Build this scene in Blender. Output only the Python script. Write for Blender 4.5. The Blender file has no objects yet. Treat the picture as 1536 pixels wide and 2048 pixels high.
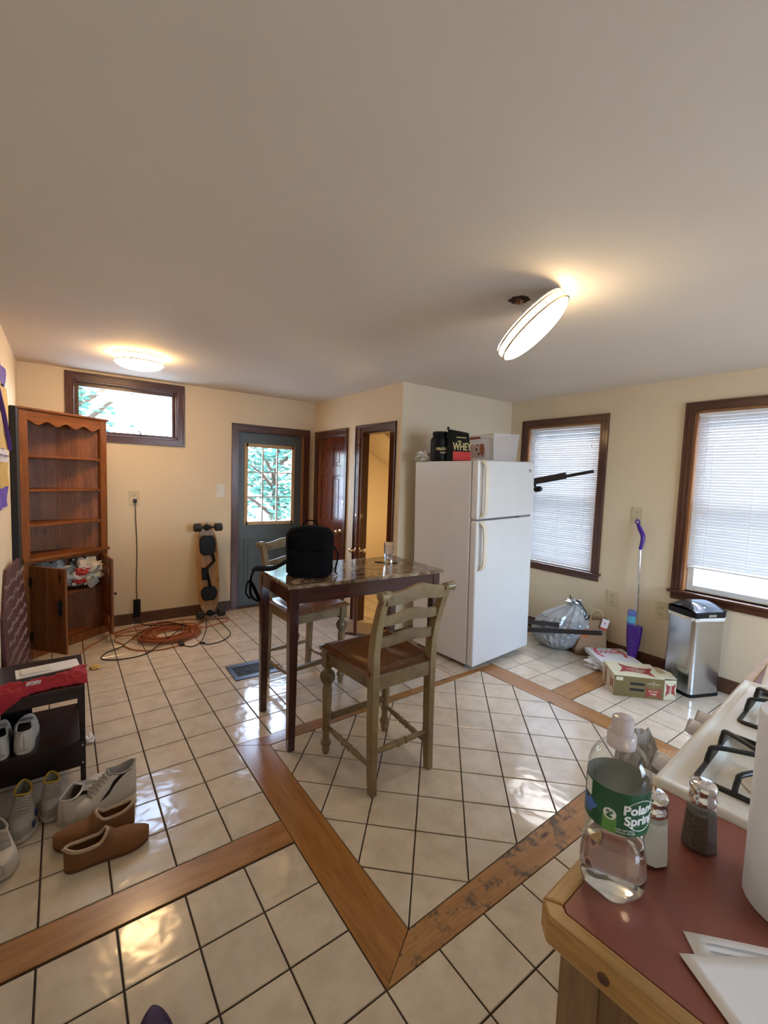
import bpy, bmesh, math, random
from mathutils import Vector, Matrix, noise
R = math.radians
random.seed(7)
scn = bpy.context.scene
COL = scn.collection
# ------------------------------------------------------------------ helpers
def tag(o, label=None, cat=None, group=None, kind=None):
    if label: o['label'] = label
    if cat: o['category'] = cat
    if group: o['group'] = group
    if kind: o['kind'] = kind
    return o
def empty(name, loc=(0, 0, 0), rz=0, rot=None, parent=None):
    o = bpy.data.objects.new(name, None); COL.objects.link(o)
    o.empty_display_size = 0.1
    o.location = loc; o.rotation_euler = rot if rot else (0, 0, rz)
    if parent: o.parent = parent
    return o
def thing(name, label, cat, loc=(0, 0, 0), rz=0, rot=None, group=None):
    return tag(empty(name, loc, rz, rot), label, cat, group)
def copy_tree(o, parent=None):
    c = o.copy(); COL.objects.link(c)
    if parent: c.parent = parent
    for ch in [x for x in COL.objects if x.parent == o]: copy_tree(ch, c)
    return c
def TR(x=0, y=0, z=0, rx=0, ry=0, rz=0):
    return Matrix.Translation((x, y, z)) @ Matrix.Rotation(rz, 4, 'Z') @ Matrix.Rotation(ry, 4, 'Y') @ Matrix.Rotation(rx, 4, 'X')
class MB:
    def __init__(s): s.v = []; s.f = []; s.m = []; s.mi = 0; s.c = []
    def add(s, vs, fs, M=None):
        b = len(s.v)
        s.v += [tuple((M @ Vector(p)) if M else p) for p in vs]
        s.f += [tuple(b + i for i in f) for f in fs]; s.m += [s.mi] * len(fs)
        return s
    def box(s, x0, x1, y0, y1, z0, z1, M=None):
        vs = [(x, y, z) for x in (x0, x1) for y in (y0, y1) for z in (z0, z1)]
        return s.add(vs, [(0, 1, 3, 2), (4, 6, 7, 5), (0, 4, 5, 1), (2, 3, 7, 6), (0, 2, 6, 4), (1, 5, 7, 3)], M)
    def prism(s, poly, z0, z1, M=None):
        n = len(poly)
        a = sum(poly[i][0] * poly[(i + 1) % n][1] - poly[(i + 1) % n][0] * poly[i][1] for i in range(n))
        if a < 0: poly = poly[::-1]
        vs = [(p[0], p[1], z0) for p in poly] + [(p[0], p[1], z1) for p in poly]
        fs = [tuple(range(n))[::-1], tuple(range(n, 2 * n))] + [(i, (i + 1) % n, n + (i + 1) % n, n + i) for i in range(n)]
        return s.add(vs, fs, M)
    def loft(s, rings, M=None, closed=True, cap=True):
        n = len(rings[0]); vs = [p for r in rings for p in r]; fs = []
        for k in range(len(rings) - 1):
            for i in range(n if closed else n - 1):
                j = (i + 1) % n
                fs.append((k * n + i, k * n + j, (k + 1) * n + j, (k + 1) * n + i))
        if cap and closed:
            fs.append(tuple(range(n))[::-1]); fs.append(tuple((len(rings) - 1) * n + i for i in range(n)))
        return s.add(vs, fs, M)
    def lathe(s, prof, seg=24, M=None, cap=True):
        rings = [[(r * math.cos(2 * math.pi * i / seg), r * math.sin(2 * math.pi * i / seg), z) for i in range(seg)] for r, z in prof]
        return s.loft(rings, M, True, cap)
    def cyl(s, p0, p1, r0, r1=None, seg=16):
        p0 = Vector(p0); p1 = Vector(p1); d = p1 - p0
        M = Matrix.Translation(p0) @ d.to_track_quat('Z', 'Y').to_matrix().to_4x4()
        return s.lathe([(r0, 0), (r0 if r1 is None else r1, d.length)], seg, M)
    def tube(s, pts, r, seg=8, closed=False, flat=1.0):
        pts = [Vector(p) for p in pts]; n = len(pts); rings = []; up = None
        for i in range(n):
            a = pts[(i - 1) % n] if (closed or i) else pts[0]; b = pts[(i + 1) % n] if (closed or i < n - 1) else pts[-1]
            t = (b - a).normalized() if (b - a).length > 1e-9 else Vector((0, 0, 1))
            if up is None: up = Vector((0, 0, 1)) if abs(t.z) < .9 else Vector((1, 0, 0))
            sd = t.cross(up).normalized(); up = sd.cross(t).normalized()
            rr = r[i] if isinstance(r, (list, tuple)) else r
            rings.append([pts[i] + sd * math.cos(q) * rr + up * math.sin(q) * rr * flat for q in [2 * math.pi * k / seg for k in range(seg)]])
        if closed: rings.append(rings[0])
        return s.loft(rings, None, True, not closed)
    def grid(s, fn, nu, nv, M=None, skip=None):
        vs = [fn(i / nu, j / nv) for i in range(nu + 1) for j in range(nv + 1)]; fs = []
        for i in range(nu):
            for j in range(nv):
                if skip and skip((i + .5) / nu, (j + .5) / nv): continue
                a = i * (nv + 1) + j
                fs.append((a, a + nv + 1, a + nv + 2, a + 1))
        return s.add(vs, fs, M)
    def text(s, txt, size, M, ext=.0006, bold=0.0, align='CENTER', sx=1.0, fn=None):
        cu = bpy.data.curves.new('t', 'FONT'); cu.body = txt; cu.size = size; cu.extrude = ext; cu.offset = bold
        cu.align_x = align; cu.align_y = 'CENTER'; cu.resolution_u = 3
        o = bpy.data.objects.new('t', cu); COL.objects.link(o)
        me = bpy.data.meshes.new_from_object(o.evaluated_get(bpy.context.evaluated_depsgraph_get()))
        vs = [(v.co.x * sx, v.co.y, v.co.z) for v in me.vertices]
        if fn: vs = [fn(p) for p in vs]
        s.add(vs, [tuple(p.vertices) for p in me.polygons], M)
        bpy.data.objects.remove(o); bpy.data.curves.remove(cu); bpy.data.meshes.remove(me)
        return s
    def ico(s, fn, sub=4, M=None):
        bm = bmesh.new(); bmesh.ops.create_icosphere(bm, subdivisions=sub, radius=1)
        vs = [fn(v.co.copy()) for v in bm.verts]; fs = [tuple(v.index for v in f.verts) for f in bm.faces]; bm.free()
        return s.add(vs, fs, M)
    def build(s, name, mats, parent=None, smooth=None, bevel=None, solid=None, sub=None, fix=True):
        me = bpy.data.meshes.new(name); me.from_pydata(s.v, [], s.f)
        if not isinstance(mats, (list, tuple)): mats = [mats]
        for m in mats: me.materials.append(m)
        for p, i in zip(me.polygons, s.m): p.material_index = i
        if fix:
            bm = bmesh.new(); bm.from_mesh(me)
            bmesh.ops.remove_doubles(bm, verts=bm.verts, dist=1e-6)
            bmesh.ops.recalc_face_normals(bm, faces=bm.faces); bm.to_mesh(me); bm.free()
        me.update()
        if smooth is not None:
            for p in me.polygons: p.use_smooth = True
            me.set_sharp_from_angle(angle=R(smooth))
        o = bpy.data.objects.new(name, me); COL.objects.link(o)
        if parent: o.parent = parent
        if solid:
            md = o.modifiers.new('s', 'SOLIDIFY'); md.thickness = solid; md.offset = -1
        if bevel:
            md = o.modifiers.new('b', 'BEVEL'); md.width = bevel; md.segments = 2; md.limit_method = 'ANGLE'; md.angle_limit = R(40); md.harden_normals = False
        if sub:
            md = o.modifiers.new('u', 'SUBSURF'); md.levels = sub; md.render_levels = sub
        return o
def bx(name, mat, x0, x1, y0, y1, z0, z1, parent=None, bevel=None, M=None):
    return MB().box(x0, x1, y0, y1, z0, z1, M).build(name, mat, parent, bevel=bevel)
def spline(pts, n=8, closed=False):
    P = [Vector(p) for p in pts]; N = len(P); out = []
    rng = range(N) if closed else range(N - 1)
    for i in rng:
        p0 = P[(i - 1) % N] if (closed or i > 0) else P[i]; p1 = P[i]; p2 = P[(i + 1) % N]
        p3 = P[(i + 2) % N] if (closed or i + 2 < N) else p2
        for k in range(n):
            t = k / n
            out.append(.5 * ((2 * p1) + (-p0 + p2) * t + (2 * p0 - 5 * p1 + 4 * p2 - p3) * t * t + (-p0 + 3 * p1 - 3 * p2 + p3) * t ** 3))
    if not closed: out.append(P[-1])
    return out
# ------------------------------------------------------------------ materials
def newmat(name):
    m = bpy.data.materials.new(name); m.use_nodes = True; nt = m.node_tree
    return m, nt, nt.nodes['Principled BSDF']
def N(nt, typ, **kw):
    n = nt.nodes.new(typ)
    for k, v in kw.items():
        if k in n.inputs: n.inputs[k].default_value = v
        else: setattr(n, k, v)
    return n
def L(nt, a, b): nt.links.new(a, b)
def coords(nt, scale=(1, 1, 1), rot=(0, 0, 0), kind='Object'):
    tc = N(nt, 'ShaderNodeTexCoord'); mp = N(nt, 'ShaderNodeMapping'); mp.inputs['Scale'].default_value = scale; mp.inputs['Rotation'].default_value = rot
    L(nt, tc.outputs[kind], mp.inputs['Vector']); return mp.outputs['Vector']
def ramp(nt, fac, stops):
    r = N(nt, 'ShaderNodeValToRGB'); e = r.color_ramp.elements
    while len(e) < len(stops): e.new(.5)
    for i, (p, c) in enumerate(stops): e[i].position = p; e[i].color = (*c, 1)
    L(nt, fac, r.inputs[0]); return r.outputs[0]
def bump(nt, b, h, strength=.2, dist=.01):
    n = N(nt, 'ShaderNodeBump'); n.inputs['Strength'].default_value = strength; n.inputs['Distance'].default_value = dist
    L(nt, h, n.inputs['Height']); L(nt, n.outputs[0], b.inputs['Normal'])
def plain(name, col, rough=.5, metal=0, spec=.5, bmp=0, bscale=60, var=.06, vscale=6, **kw):
    m, nt, b = newmat(name); v = coords(nt)
    nz = N(nt, 'ShaderNodeTexNoise', Scale=vscale, Detail=4.0); L(nt, v, nz.inputs['Vector'])
    c0 = tuple(max(0, c * (1 - var)) for c in col); c1 = tuple(min(1, c * (1 + var)) for c in col)
    L(nt, ramp(nt, nz.outputs[0], [(.3, c0), (.7, c1)]), b.inputs['Base Color'])
    b.inputs['Roughness'].default_value = rough; b.inputs['Metallic'].default_value = metal; b.inputs['Specular IOR Level'].default_value = spec
    for k, x in kw.items(): b.inputs[k].default_value = x
    if bmp:
        n2 = N(nt, 'ShaderNodeTexNoise', Scale=bscale, Detail=3.0); L(nt, v, n2.inputs['Vector']); bump(nt, b, n2.outputs[0], bmp, .003)
    return m
def wood(name, c0, c1, c2, axis='X', rough=.35, scale=1.0, knots=True, coat=0.0, wear=None, planks=None):
    m, nt, b = newmat(name)
    s = {'X': (1.2, 14, 14), 'Y': (14, 1.2, 14), 'Z': (14, 14, 1.2)}[axis]
    v = coords(nt, tuple(q * scale for q in s))
    nz = N(nt, 'ShaderNodeTexNoise', Scale=1.6, Detail=8.0, Roughness=.62, Distortion=.7); L(nt, v, nz.inputs['Vector'])
    fine = N(nt, 'ShaderNodeTexNoise', Scale=11.0, Detail=6.0); L(nt, v, fine.inputs['Vector'])
    mx = N(nt, 'ShaderNodeMix', data_type='FLOAT'); mx.inputs[0].default_value = .35
    L(nt, nz.outputs[0], mx.inputs[2]); L(nt, fine.outputs[0], mx.inputs[3])
    col = ramp(nt, mx.outputs[0], [(.33, c0), (.5, c1), (.68, c2)])
    if knots:
        kv = coords(nt, tuple(3.2 * scale if q < 2 * 1 else 9.0 * scale for q in s))
        vo = N(nt, 'ShaderNodeTexVoronoi', Scale=1.0); L(nt, kv, vo.inputs['Vector'])
        kf = ramp(nt, vo.outputs['Distance'], [(.06, (1, 1, 1)), (.13, (0, 0, 0))])
        k = N(nt, 'ShaderNodeMix', data_type='RGBA'); L(nt, kf, k.inputs[0]); L(nt, col, k.inputs[6])
        k.inputs[7].default_value = (c0[0] * .35, c0[1] * .3, c0[2] * .3, 1); col = k.outputs[2]
    if wear:
        wv = coords(nt, (9, 9, 9)); wn = N(nt, 'ShaderNodeTexNoise', Scale=1.4, Detail=8.0, Roughness=.7); L(nt, wv, wn.inputs['Vector'])
        wf = ramp(nt, wn.outputs[0], [(.52, (0, 0, 0)), (.60, (1, 1, 1))])
        k = N(nt, 'ShaderNodeMix', data_type='RGBA'); L(nt, wf, k.inputs[0]); L(nt, col, k.inputs[6]); k.inputs[7].default_value = (*wear, 1); col = k.outputs[2]
    L(nt, col, b.inputs['Base Color']); b.inputs['Roughness'].default_value = rough; b.inputs['Coat Weight'].default_value = coat; b.inputs['Coat Roughness'].default_value = .12
    bump(nt, b, mx.outputs[0], .12, .002)
    return m
def emis(name, col, strength):
    m, nt, b = newmat(name)
    v = coords(nt); nz = N(nt, 'ShaderNodeTexNoise', Scale=5.0); L(nt, v, nz.inputs['Vector'])
    L(nt, ramp(nt, nz.outputs[0], [(.0, (.86, .84, .8)), (1, (.9, .88, .84))]), b.inputs['Base Color'])
    b.inputs['Emission Color'].default_value = (*col, 1); b.inputs['Emission Strength'].default_value = strength; b.inputs['Roughness'].default_value = .4
    return m
def pane(name='window_glass', tint=(1, 1, 1), ior=.035):
    m = bpy.data.materials.new(name); m.use_nodes = True; nt = m.node_tree; nt.nodes.clear()
    out = N(nt, 'ShaderNodeOutputMaterial'); mx = N(nt, 'ShaderNodeMixShader'); tr = N(nt, 'ShaderNodeBsdfTransparent'); gl = N(nt, 'ShaderNodeBsdfGlossy')
    tr.inputs[0].default_value = (*tint, 1); gl.inputs['Roughness'].default_value = .03; lw_ = N(nt, 'ShaderNodeLayerWeight'); pw = N(nt, 'ShaderNodeMath', operation='POWER'); pw.inputs[1].default_value = 3.2; L(nt, lw_.outputs['Facing'], pw.inputs[0]); ma = N(nt, 'ShaderNodeMath', operation='MULTIPLY_ADD'); ma.inputs[1].default_value = .75; ma.inputs[2].default_value = ior; L(nt, pw.outputs[0], ma.inputs[0])
    L(nt, ma.outputs[0], mx.inputs[0]); L(nt, tr.outputs[0], mx.inputs[1]); L(nt, gl.outputs[0], mx.inputs[2]); L(nt, mx.outputs[0], out.inputs[0])
    return m
def glass(name, col=(1, 1, 1), ior=1.45, rough=0.0):
    m, nt, b = newmat(name); b.inputs['Base Color'].default_value = (*col, 1); b.inputs['Transmission Weight'].default_value = 1; b.inputs['IOR'].default_value = ior; b.inputs['Roughness'].default_value = rough
    return m
def slatmat(name, col, trans=.45):
    m = bpy.data.materials.new(name); m.use_nodes = True; nt = m.node_tree; nt.nodes.clear()
    out = N(nt, 'ShaderNodeOutputMaterial'); mx = N(nt, 'ShaderNodeMixShader'); d = N(nt, 'ShaderNodeBsdfDiffuse'); t = N(nt, 'ShaderNodeBsdfTranslucent')
    v = coords(nt); nz = N(nt, 'ShaderNodeTexNoise', Scale=3.0); L(nt, v, nz.inputs['Vector'])
    c = ramp(nt, nz.outputs[0], [(.3, tuple(q * .96 for q in col)), (.7, col)])
    L(nt, c, d.inputs[0]); L(nt, c, t.inputs[0]); mx.inputs[0].default_value = trans
    L(nt, d.outputs[0], mx.inputs[1]); L(nt, t.outputs[0], mx.inputs[2]); L(nt, mx.outputs[0], out.inputs[0])
    return m
M = {}
# tile
def tilemat():
    m, nt, b = newmat('glazed_tile'); v = coords(nt)
    at = N(nt, 'ShaderNodeAttribute', attribute_name='tile')
    nz = N(nt, 'ShaderNodeTexNoise', Scale=9.0, Detail=5.0, Roughness=.6); L(nt, v, nz.inputs['Vector'])
    a = ramp(nt, nz.outputs[0], [(.3, (.56, .475, .37)), (.55, (.67, .585, .47)), (.75, (.72, .635, .525))])
    mx = N(nt, 'ShaderNodeMix', data_type='RGBA', blend_type='MULTIPLY'); mx.inputs[0].default_value = .22; L(nt, a, mx.inputs[6]); L(nt, at.outputs['Color'], mx.inputs[7])
    L(nt, mx.outputs[2], b.inputs['Base Color']); b.inputs['Roughness'].default_value = .13; b.inputs['Specular IOR Level'].default_value = .62
    w = N(nt, 'ShaderNodeTexNoise', Scale=16.0, Detail=1.0, Roughness=.4, Distortion=.3); L(nt, v, w.inputs['Vector'])
    w2 = N(nt, 'ShaderNodeTexNoise', Scale=6.0, Detail=1.0); L(nt, v, w2.inputs['Vector'])
    ad = N(nt, 'ShaderNodeMath', operation='ADD'); L(nt, w.outputs[0], ad.inputs[0]); L(nt, w2.outputs[0], ad.inputs[1])
    bump(nt, b, ad.outputs[0], .13, .012)
    return m
M['tile'] = tilemat()
M['grout'] = plain('dark_grout', (.045, .027, .018), .9, var=.3, vscale=40)
oak = ((.22, .092, .022), (.35, .155, .040), (.44, .215, .062))
M['oak_x'] = wood('oak_board_x', *oak, 'X', .28, coat=.3); M['oak_y'] = wood('oak_board_y', *oak, 'Y', .28, coat=.3)
M['oak_worn'] = wood('oak_board_worn', (.27, .13, .04), (.40, .20, .065), (.48, .26, .10), 'X', .5, wear=(.12, .08, .05))
M['wall'] = plain('cream_wall_paint', (.76, .63, .44), .6, var=.02, vscale=2, bmp=.08, bscale=180)
M['ceil'] = plain('ceiling_paint', (.77, .685, .575), .75, var=.035, vscale=1.2, bmp=.25, bscale=5)
dk = ((.050, .014, .007), (.085, .026, .012), (.13, .045, .02))
M['trim'] = wood('dark_trim', *dk, 'Z', .3, knots=False, coat=.3); M['trim_h'] = wood('dark_trim_h', *dk, 'X', .3, knots=False, coat=.3); M['trim_y'] = wood('dark_trim_y', *dk, 'Y', .3, knots=False, coat=.3)
br = ((.060, .024, .010), (.105, .045, .02), (.15, .07, .03))
M['base'] = wood('brown_baseboard', *br, 'X', .45, knots=False); M['base_y'] = wood('brown_baseboard_y', *br, 'Y', .45, knots=False)
M['redoor'] = wood('mahogany_door', (.085, .017, .007), (.12, .026, .010), (.155, .038, .014), 'Z', .2, knots=False, coat=.5)
M['orangewood'] = wood('orange_edge_wood', (.25, .09, .025), (.33, .13, .04), (.4, .17, .055), 'Z', .4, knots=False)
M['bluedoor'] = plain('slate_blue_paint', (.085, .103, .106), .38, var=.05)
M['brass'] = plain('brass', (.78, .62, .36), .18, 1.0, var=.04)
M['steel'] = plain('brushed_steel', (.62, .62, .62), .3, 1.0, var=.06)
M['chrome'] = plain('chrome', (.8, .8, .82), .08, 1.0, var=.02)
M['pane'] = pane()
M['vinyl'] = plain('white_vinyl', (.78, .77, .75), .4)
M['slat'] = slatmat('blind_slat', (.80, .785, .77), .075)
M['blindrail'] = plain('blind_rail', (.78, .77, .75), .4)
M['fridge'] = plain('white_enamel', (.74, .73, .72), .22, var=.02, bmp=.22, bscale=230)
M['fhandle'] = plain('cream_handle', (.78, .70, .56), .35)
M['gasket'] = plain('gasket_grey', (.25, .25, .25), .6)
M['black'] = plain('black_plastic', (.007, .007, .0075), .5, spec=.22)
M['rubber'] = plain('black_rubber', (.02, .019, .018), .65)
M['fabric_black'] = plain('black_fabric', (.0045, .0045, .005), .9, spec=.08, bmp=.4, bscale=400)
M['mahog'] = wood('table_mahogany', (.030, .006, .005), (.045, .009, .007), (.065, .014, .010), 'Z', .22, knots=False, coat=.5)
M['mahog_x'] = wood('table_mahogany_x', (.030, .006, .005), (.045, .009, .007), (.065, .014, .010), 'X', .22, knots=False, coat=.5)
def marble():
    m, nt, b = newmat('marble_laminate'); v = coords(nt)
    n1 = N(nt, 'ShaderNodeTexNoise', Scale=9.0, Detail=9.0, Roughness=.7, Distortion=1.6); L(nt, v, n1.inputs['Vector'])
    c = ramp(nt, n1.outputs[0], [(.3, (.02, .011, .006)), (.42, (.10, .055, .028)), (.52, (.22, .145, .085)), (.62, (.40, .31, .21))])
    L(nt, c, b.inputs['Base Color']); b.inputs['Roughness'].default_value = .1; b.inputs['Specular IOR Level'].default_value = .7
    return m
M['marble'] = marble()
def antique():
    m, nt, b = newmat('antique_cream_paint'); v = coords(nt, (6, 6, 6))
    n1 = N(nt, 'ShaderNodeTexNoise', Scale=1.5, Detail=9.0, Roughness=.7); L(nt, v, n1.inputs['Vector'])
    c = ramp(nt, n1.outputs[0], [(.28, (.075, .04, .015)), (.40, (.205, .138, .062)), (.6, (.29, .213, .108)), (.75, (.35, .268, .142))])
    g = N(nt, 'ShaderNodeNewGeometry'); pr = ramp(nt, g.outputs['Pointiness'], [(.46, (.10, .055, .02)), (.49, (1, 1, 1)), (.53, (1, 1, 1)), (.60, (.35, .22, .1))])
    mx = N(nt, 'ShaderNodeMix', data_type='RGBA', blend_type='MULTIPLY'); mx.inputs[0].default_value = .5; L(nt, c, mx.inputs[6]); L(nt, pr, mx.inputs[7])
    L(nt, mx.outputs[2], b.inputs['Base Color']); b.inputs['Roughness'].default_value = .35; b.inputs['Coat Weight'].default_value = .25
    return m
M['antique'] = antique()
M['seat'] = wood('chestnut_seat', (.06, .020, .007), (.13, .045, .013), (.19, .075, .022), 'Y', .22, knots=False, coat=.4)
pine = ((.13, .038, .009), (.25, .078, .017), (.37, .13, .032))
M['pine'] = wood('stained_pine', *pine, 'Z', .5, scale=.8); M['pine_h'] = wood('stained_pine_h', *pine, 'X', .5, scale=.8)
M['iron'] = plain('black_iron', (.012, .010, .009), .5)
M['plate'] = plain('almond_plate', (.62, .52, .33), .4); M['whiteplate'] = plain('white_plate', (.75, .70, .6), .4)
M['slot'] = plain('slot_dark', (.05, .04, .03), .6)
M['orange'] = plain('orange_cord', (.43, .12, .04), .5); M['blackcord'] = plain('black_cord', (.015, .014, .013), .5)
M['laminate'] = plain('red_laminate', (.235, .068, .045), .36, var=.05)
M['stove'] = plain('stove_enamel', (.78, .74, .66), .14, var=.015)
M['knob'] = plain('knob_white', (.72, .72, .76), .3)
M['paper'] = plain('white_paper', (.82, .80, .80), .8, var=.015); M['print'] = plain('grey_print', (.42, .42, .44), .8)
M['papertowel'] = plain('paper_towel', (.82, .82, .86), .9, bmp=.5, bscale=90, var=.02)
M['bottle'] = pane('bottle_plastic', (.95, .965, .96), .05); M['water'] = glass('water', (1, 1, 1), 1.33)
M['glass'] = glass('clear_glass', (1, 1, 1), 1.45)
M['cap'] = plain('clear_pink_cap', (.86, .76, .77), .15, spec=.6)
M['cap'].node_tree.nodes['Principled BSDF'].inputs['Transmission Weight'].default_value = .35
M['green'] = plain('label_green', (.012, .085, .035), .3, var=.3, vscale=30); M['lime'] = plain('label_lime', (.10, .28, .05), .4); M['blue'] = plain('label_blue', (.05, .13, .42), .4, var=.4, vscale=60)
M['white'] = plain('white_ink', (.80, .80, .80), .5, var=.01)
M['salt'] = plain('salt', (.9, .9, .92), .9, bmp=.3, bscale=500); M['pepper'] = plain('pepper', (.10, .075, .06), .9, var=.7, vscale=500)
M['red_cloth'] = plain('red_cloth', (.36, .012, .018), .8, bmp=.2, bscale=200)
M['espresso'] = plain('espresso_veneer', (.020, .013, .013), .25, var=.15)
M['sneaker'] = plain('white_leather', (.60, .56, .50), .5, var=.05); M['sneaker_grey'] = plain('grey_mesh', (.36, .34, .30), .8, bmp=.3, bscale=300)
M['sole'] = plain('sole_white', (.58, .54, .46), .6); M['suede'] = plain('tan_suede', (.20, .085, .030), .85, bmp=.3, bscale=300, var=.12); M['suede_dk'] = plain('brown_suede', (.13, .05, .02), .85)
M['fleece'] = plain('fleece', (.50, .37, .26), .95, bmp=.6, bscale=120); M['yellow'] = plain('yellow_pad', (.50, .34, .04), .7)
M['navy'] = plain('navy_rubber', (.012, .03, .13), .5); M['dark_in'] = plain('shoe_inside', (.02, .02, .022), .9)
M['can'] = plain('stainless', (.55, .55, .56), .22, 1.0, var=.05); M['liner'] = plain('bin_liner', (.7, .68, .64), .35, spec=.6)
M['purple'] = plain('purple_plastic', (.075, .018, .27), .3); M['mopblue'] = plain('blue_bottle', (.14, .20, .60), .25); M['cyan'] = plain('cyan_label', (.12, .52, .75), .4)
M['kraft'] = plain('kraft_paper', (.33, .21, .12), .85, var=.05); M['cart_cream'] = plain('carton_cream', (.62, .56, .38), .6, var=.03); M['cart_gold'] = plain('carton_gold', (.17, .12, .035), .42, var=.06)
M['logo_red'] = plain('logo_red', (.30, .035, .028), .5); M['pink'] = plain('pizza_pink', (.65, .09, .13), .6); M['cardboard'] = plain('cardboard', (.40, .27, .14), .85)
M['trashbag'] = plain('silver_bag', (.40, .42, .43), .24, metal=.25, var=.06, spec=.7); M['greybag'] = plain('grey_bag', (.27, .29, .29), .35)
M['darkbar'] = plain('black_bar', (.025, .018, .016), .4)
M['plasticbag'] = plain('grocery_bag', (.62, .58, .50), .4, spec=.6); M['bagred'] = plain('bag_red_print', (.50, .03, .03), .5)
def clearplastic():
    m = bpy.data.materials.new('frosted_plastic'); m.use_nodes = True; nt = m.node_tree; nt.nodes.clear()
    out = N(nt, 'ShaderNodeOutputMaterial'); mx = N(nt, 'ShaderNodeMixShader'); tr = N(nt, 'ShaderNodeBsdfTransparent'); p = N(nt, 'ShaderNodeBsdfPrincipled')
    p.inputs['Base Color'].default_value = (.80, .76, .78, 1); p.inputs['Roughness'].default_value = .25; mx.inputs[0].default_value = .30
    L(nt, tr.outputs[0], mx.inputs[1]); L(nt, p.outputs[0], mx.inputs[2]); L(nt, mx.outputs[0], out.inputs[0]); return m
M['bin'] = clearplastic()
M['gold'] = plain('gold_ink', (.62, .50, .22), .4); M['redlabel'] = plain('red_label', (.60, .04, .03), .45); M['orangefood'] = plain('food_orange', (.42, .12, .03), .6)
M['leaf'] = plain('leaf', (.055, .17, .12), .6, var=.4, vscale=3); M['bark'] = plain('bark', (.08, .05, .03), .9)
M['grass'] = plain('pale_paving', (.42, .44, .44), .9, var=.3); M['siding'] = plain('siding', (.50, .52, .56), .8)
M['hide'] = plain('dark_box', (.02, .02, .02), .9)
def poly_clip(poly, a, b, c):
    out = []; n = len(poly)
    for i in range(n):
        p, q = poly[i], poly[(i + 1) % n]; dp = a * p[0] + b * p[1] - c; dq = a * q[0] + b * q[1] - c
        if dp >= 0: out.append(p)
        if dp * dq < -1e-18:
            t = dp / (dp - dq); out.append((p[0] + t * (q[0] - p[0]), p[1] + t * (q[1] - p[1])))
    return out
def area(poly): return .5 * sum(poly[i][0] * poly[(i + 1) % len(poly)][1] - poly[(i + 1) % len(poly)][0] * poly[i][1] for i in range(len(poly)))
def inset(poly, d):
    out = poly; n = len(poly)
    for i in range(n):
        p, q = poly[i], poly[(i + 1) % n]; ex, ey = q[0] - p[0], q[1] - p[1]; l = math.hypot(ex, ey)
        if l < 1e-6: continue
        a, b = -ey / l, ex / l
        out = poly_clip(out, a, b, a * p[0] + b * p[1] + d)
        if len(out) < 3: return []
    return out
def clip_to(poly, region):
    out = poly; n = len(region)
    for i in range(n):
        p, q = region[i], region[(i + 1) % n]; a, b = -(q[1] - p[1]), q[0] - p[0]
        out = poly_clip(out, a, b, a * p[0] + b * p[1])
        if len(out) < 3: return []
    return out
SKY, EXPO = 8, .62
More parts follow.
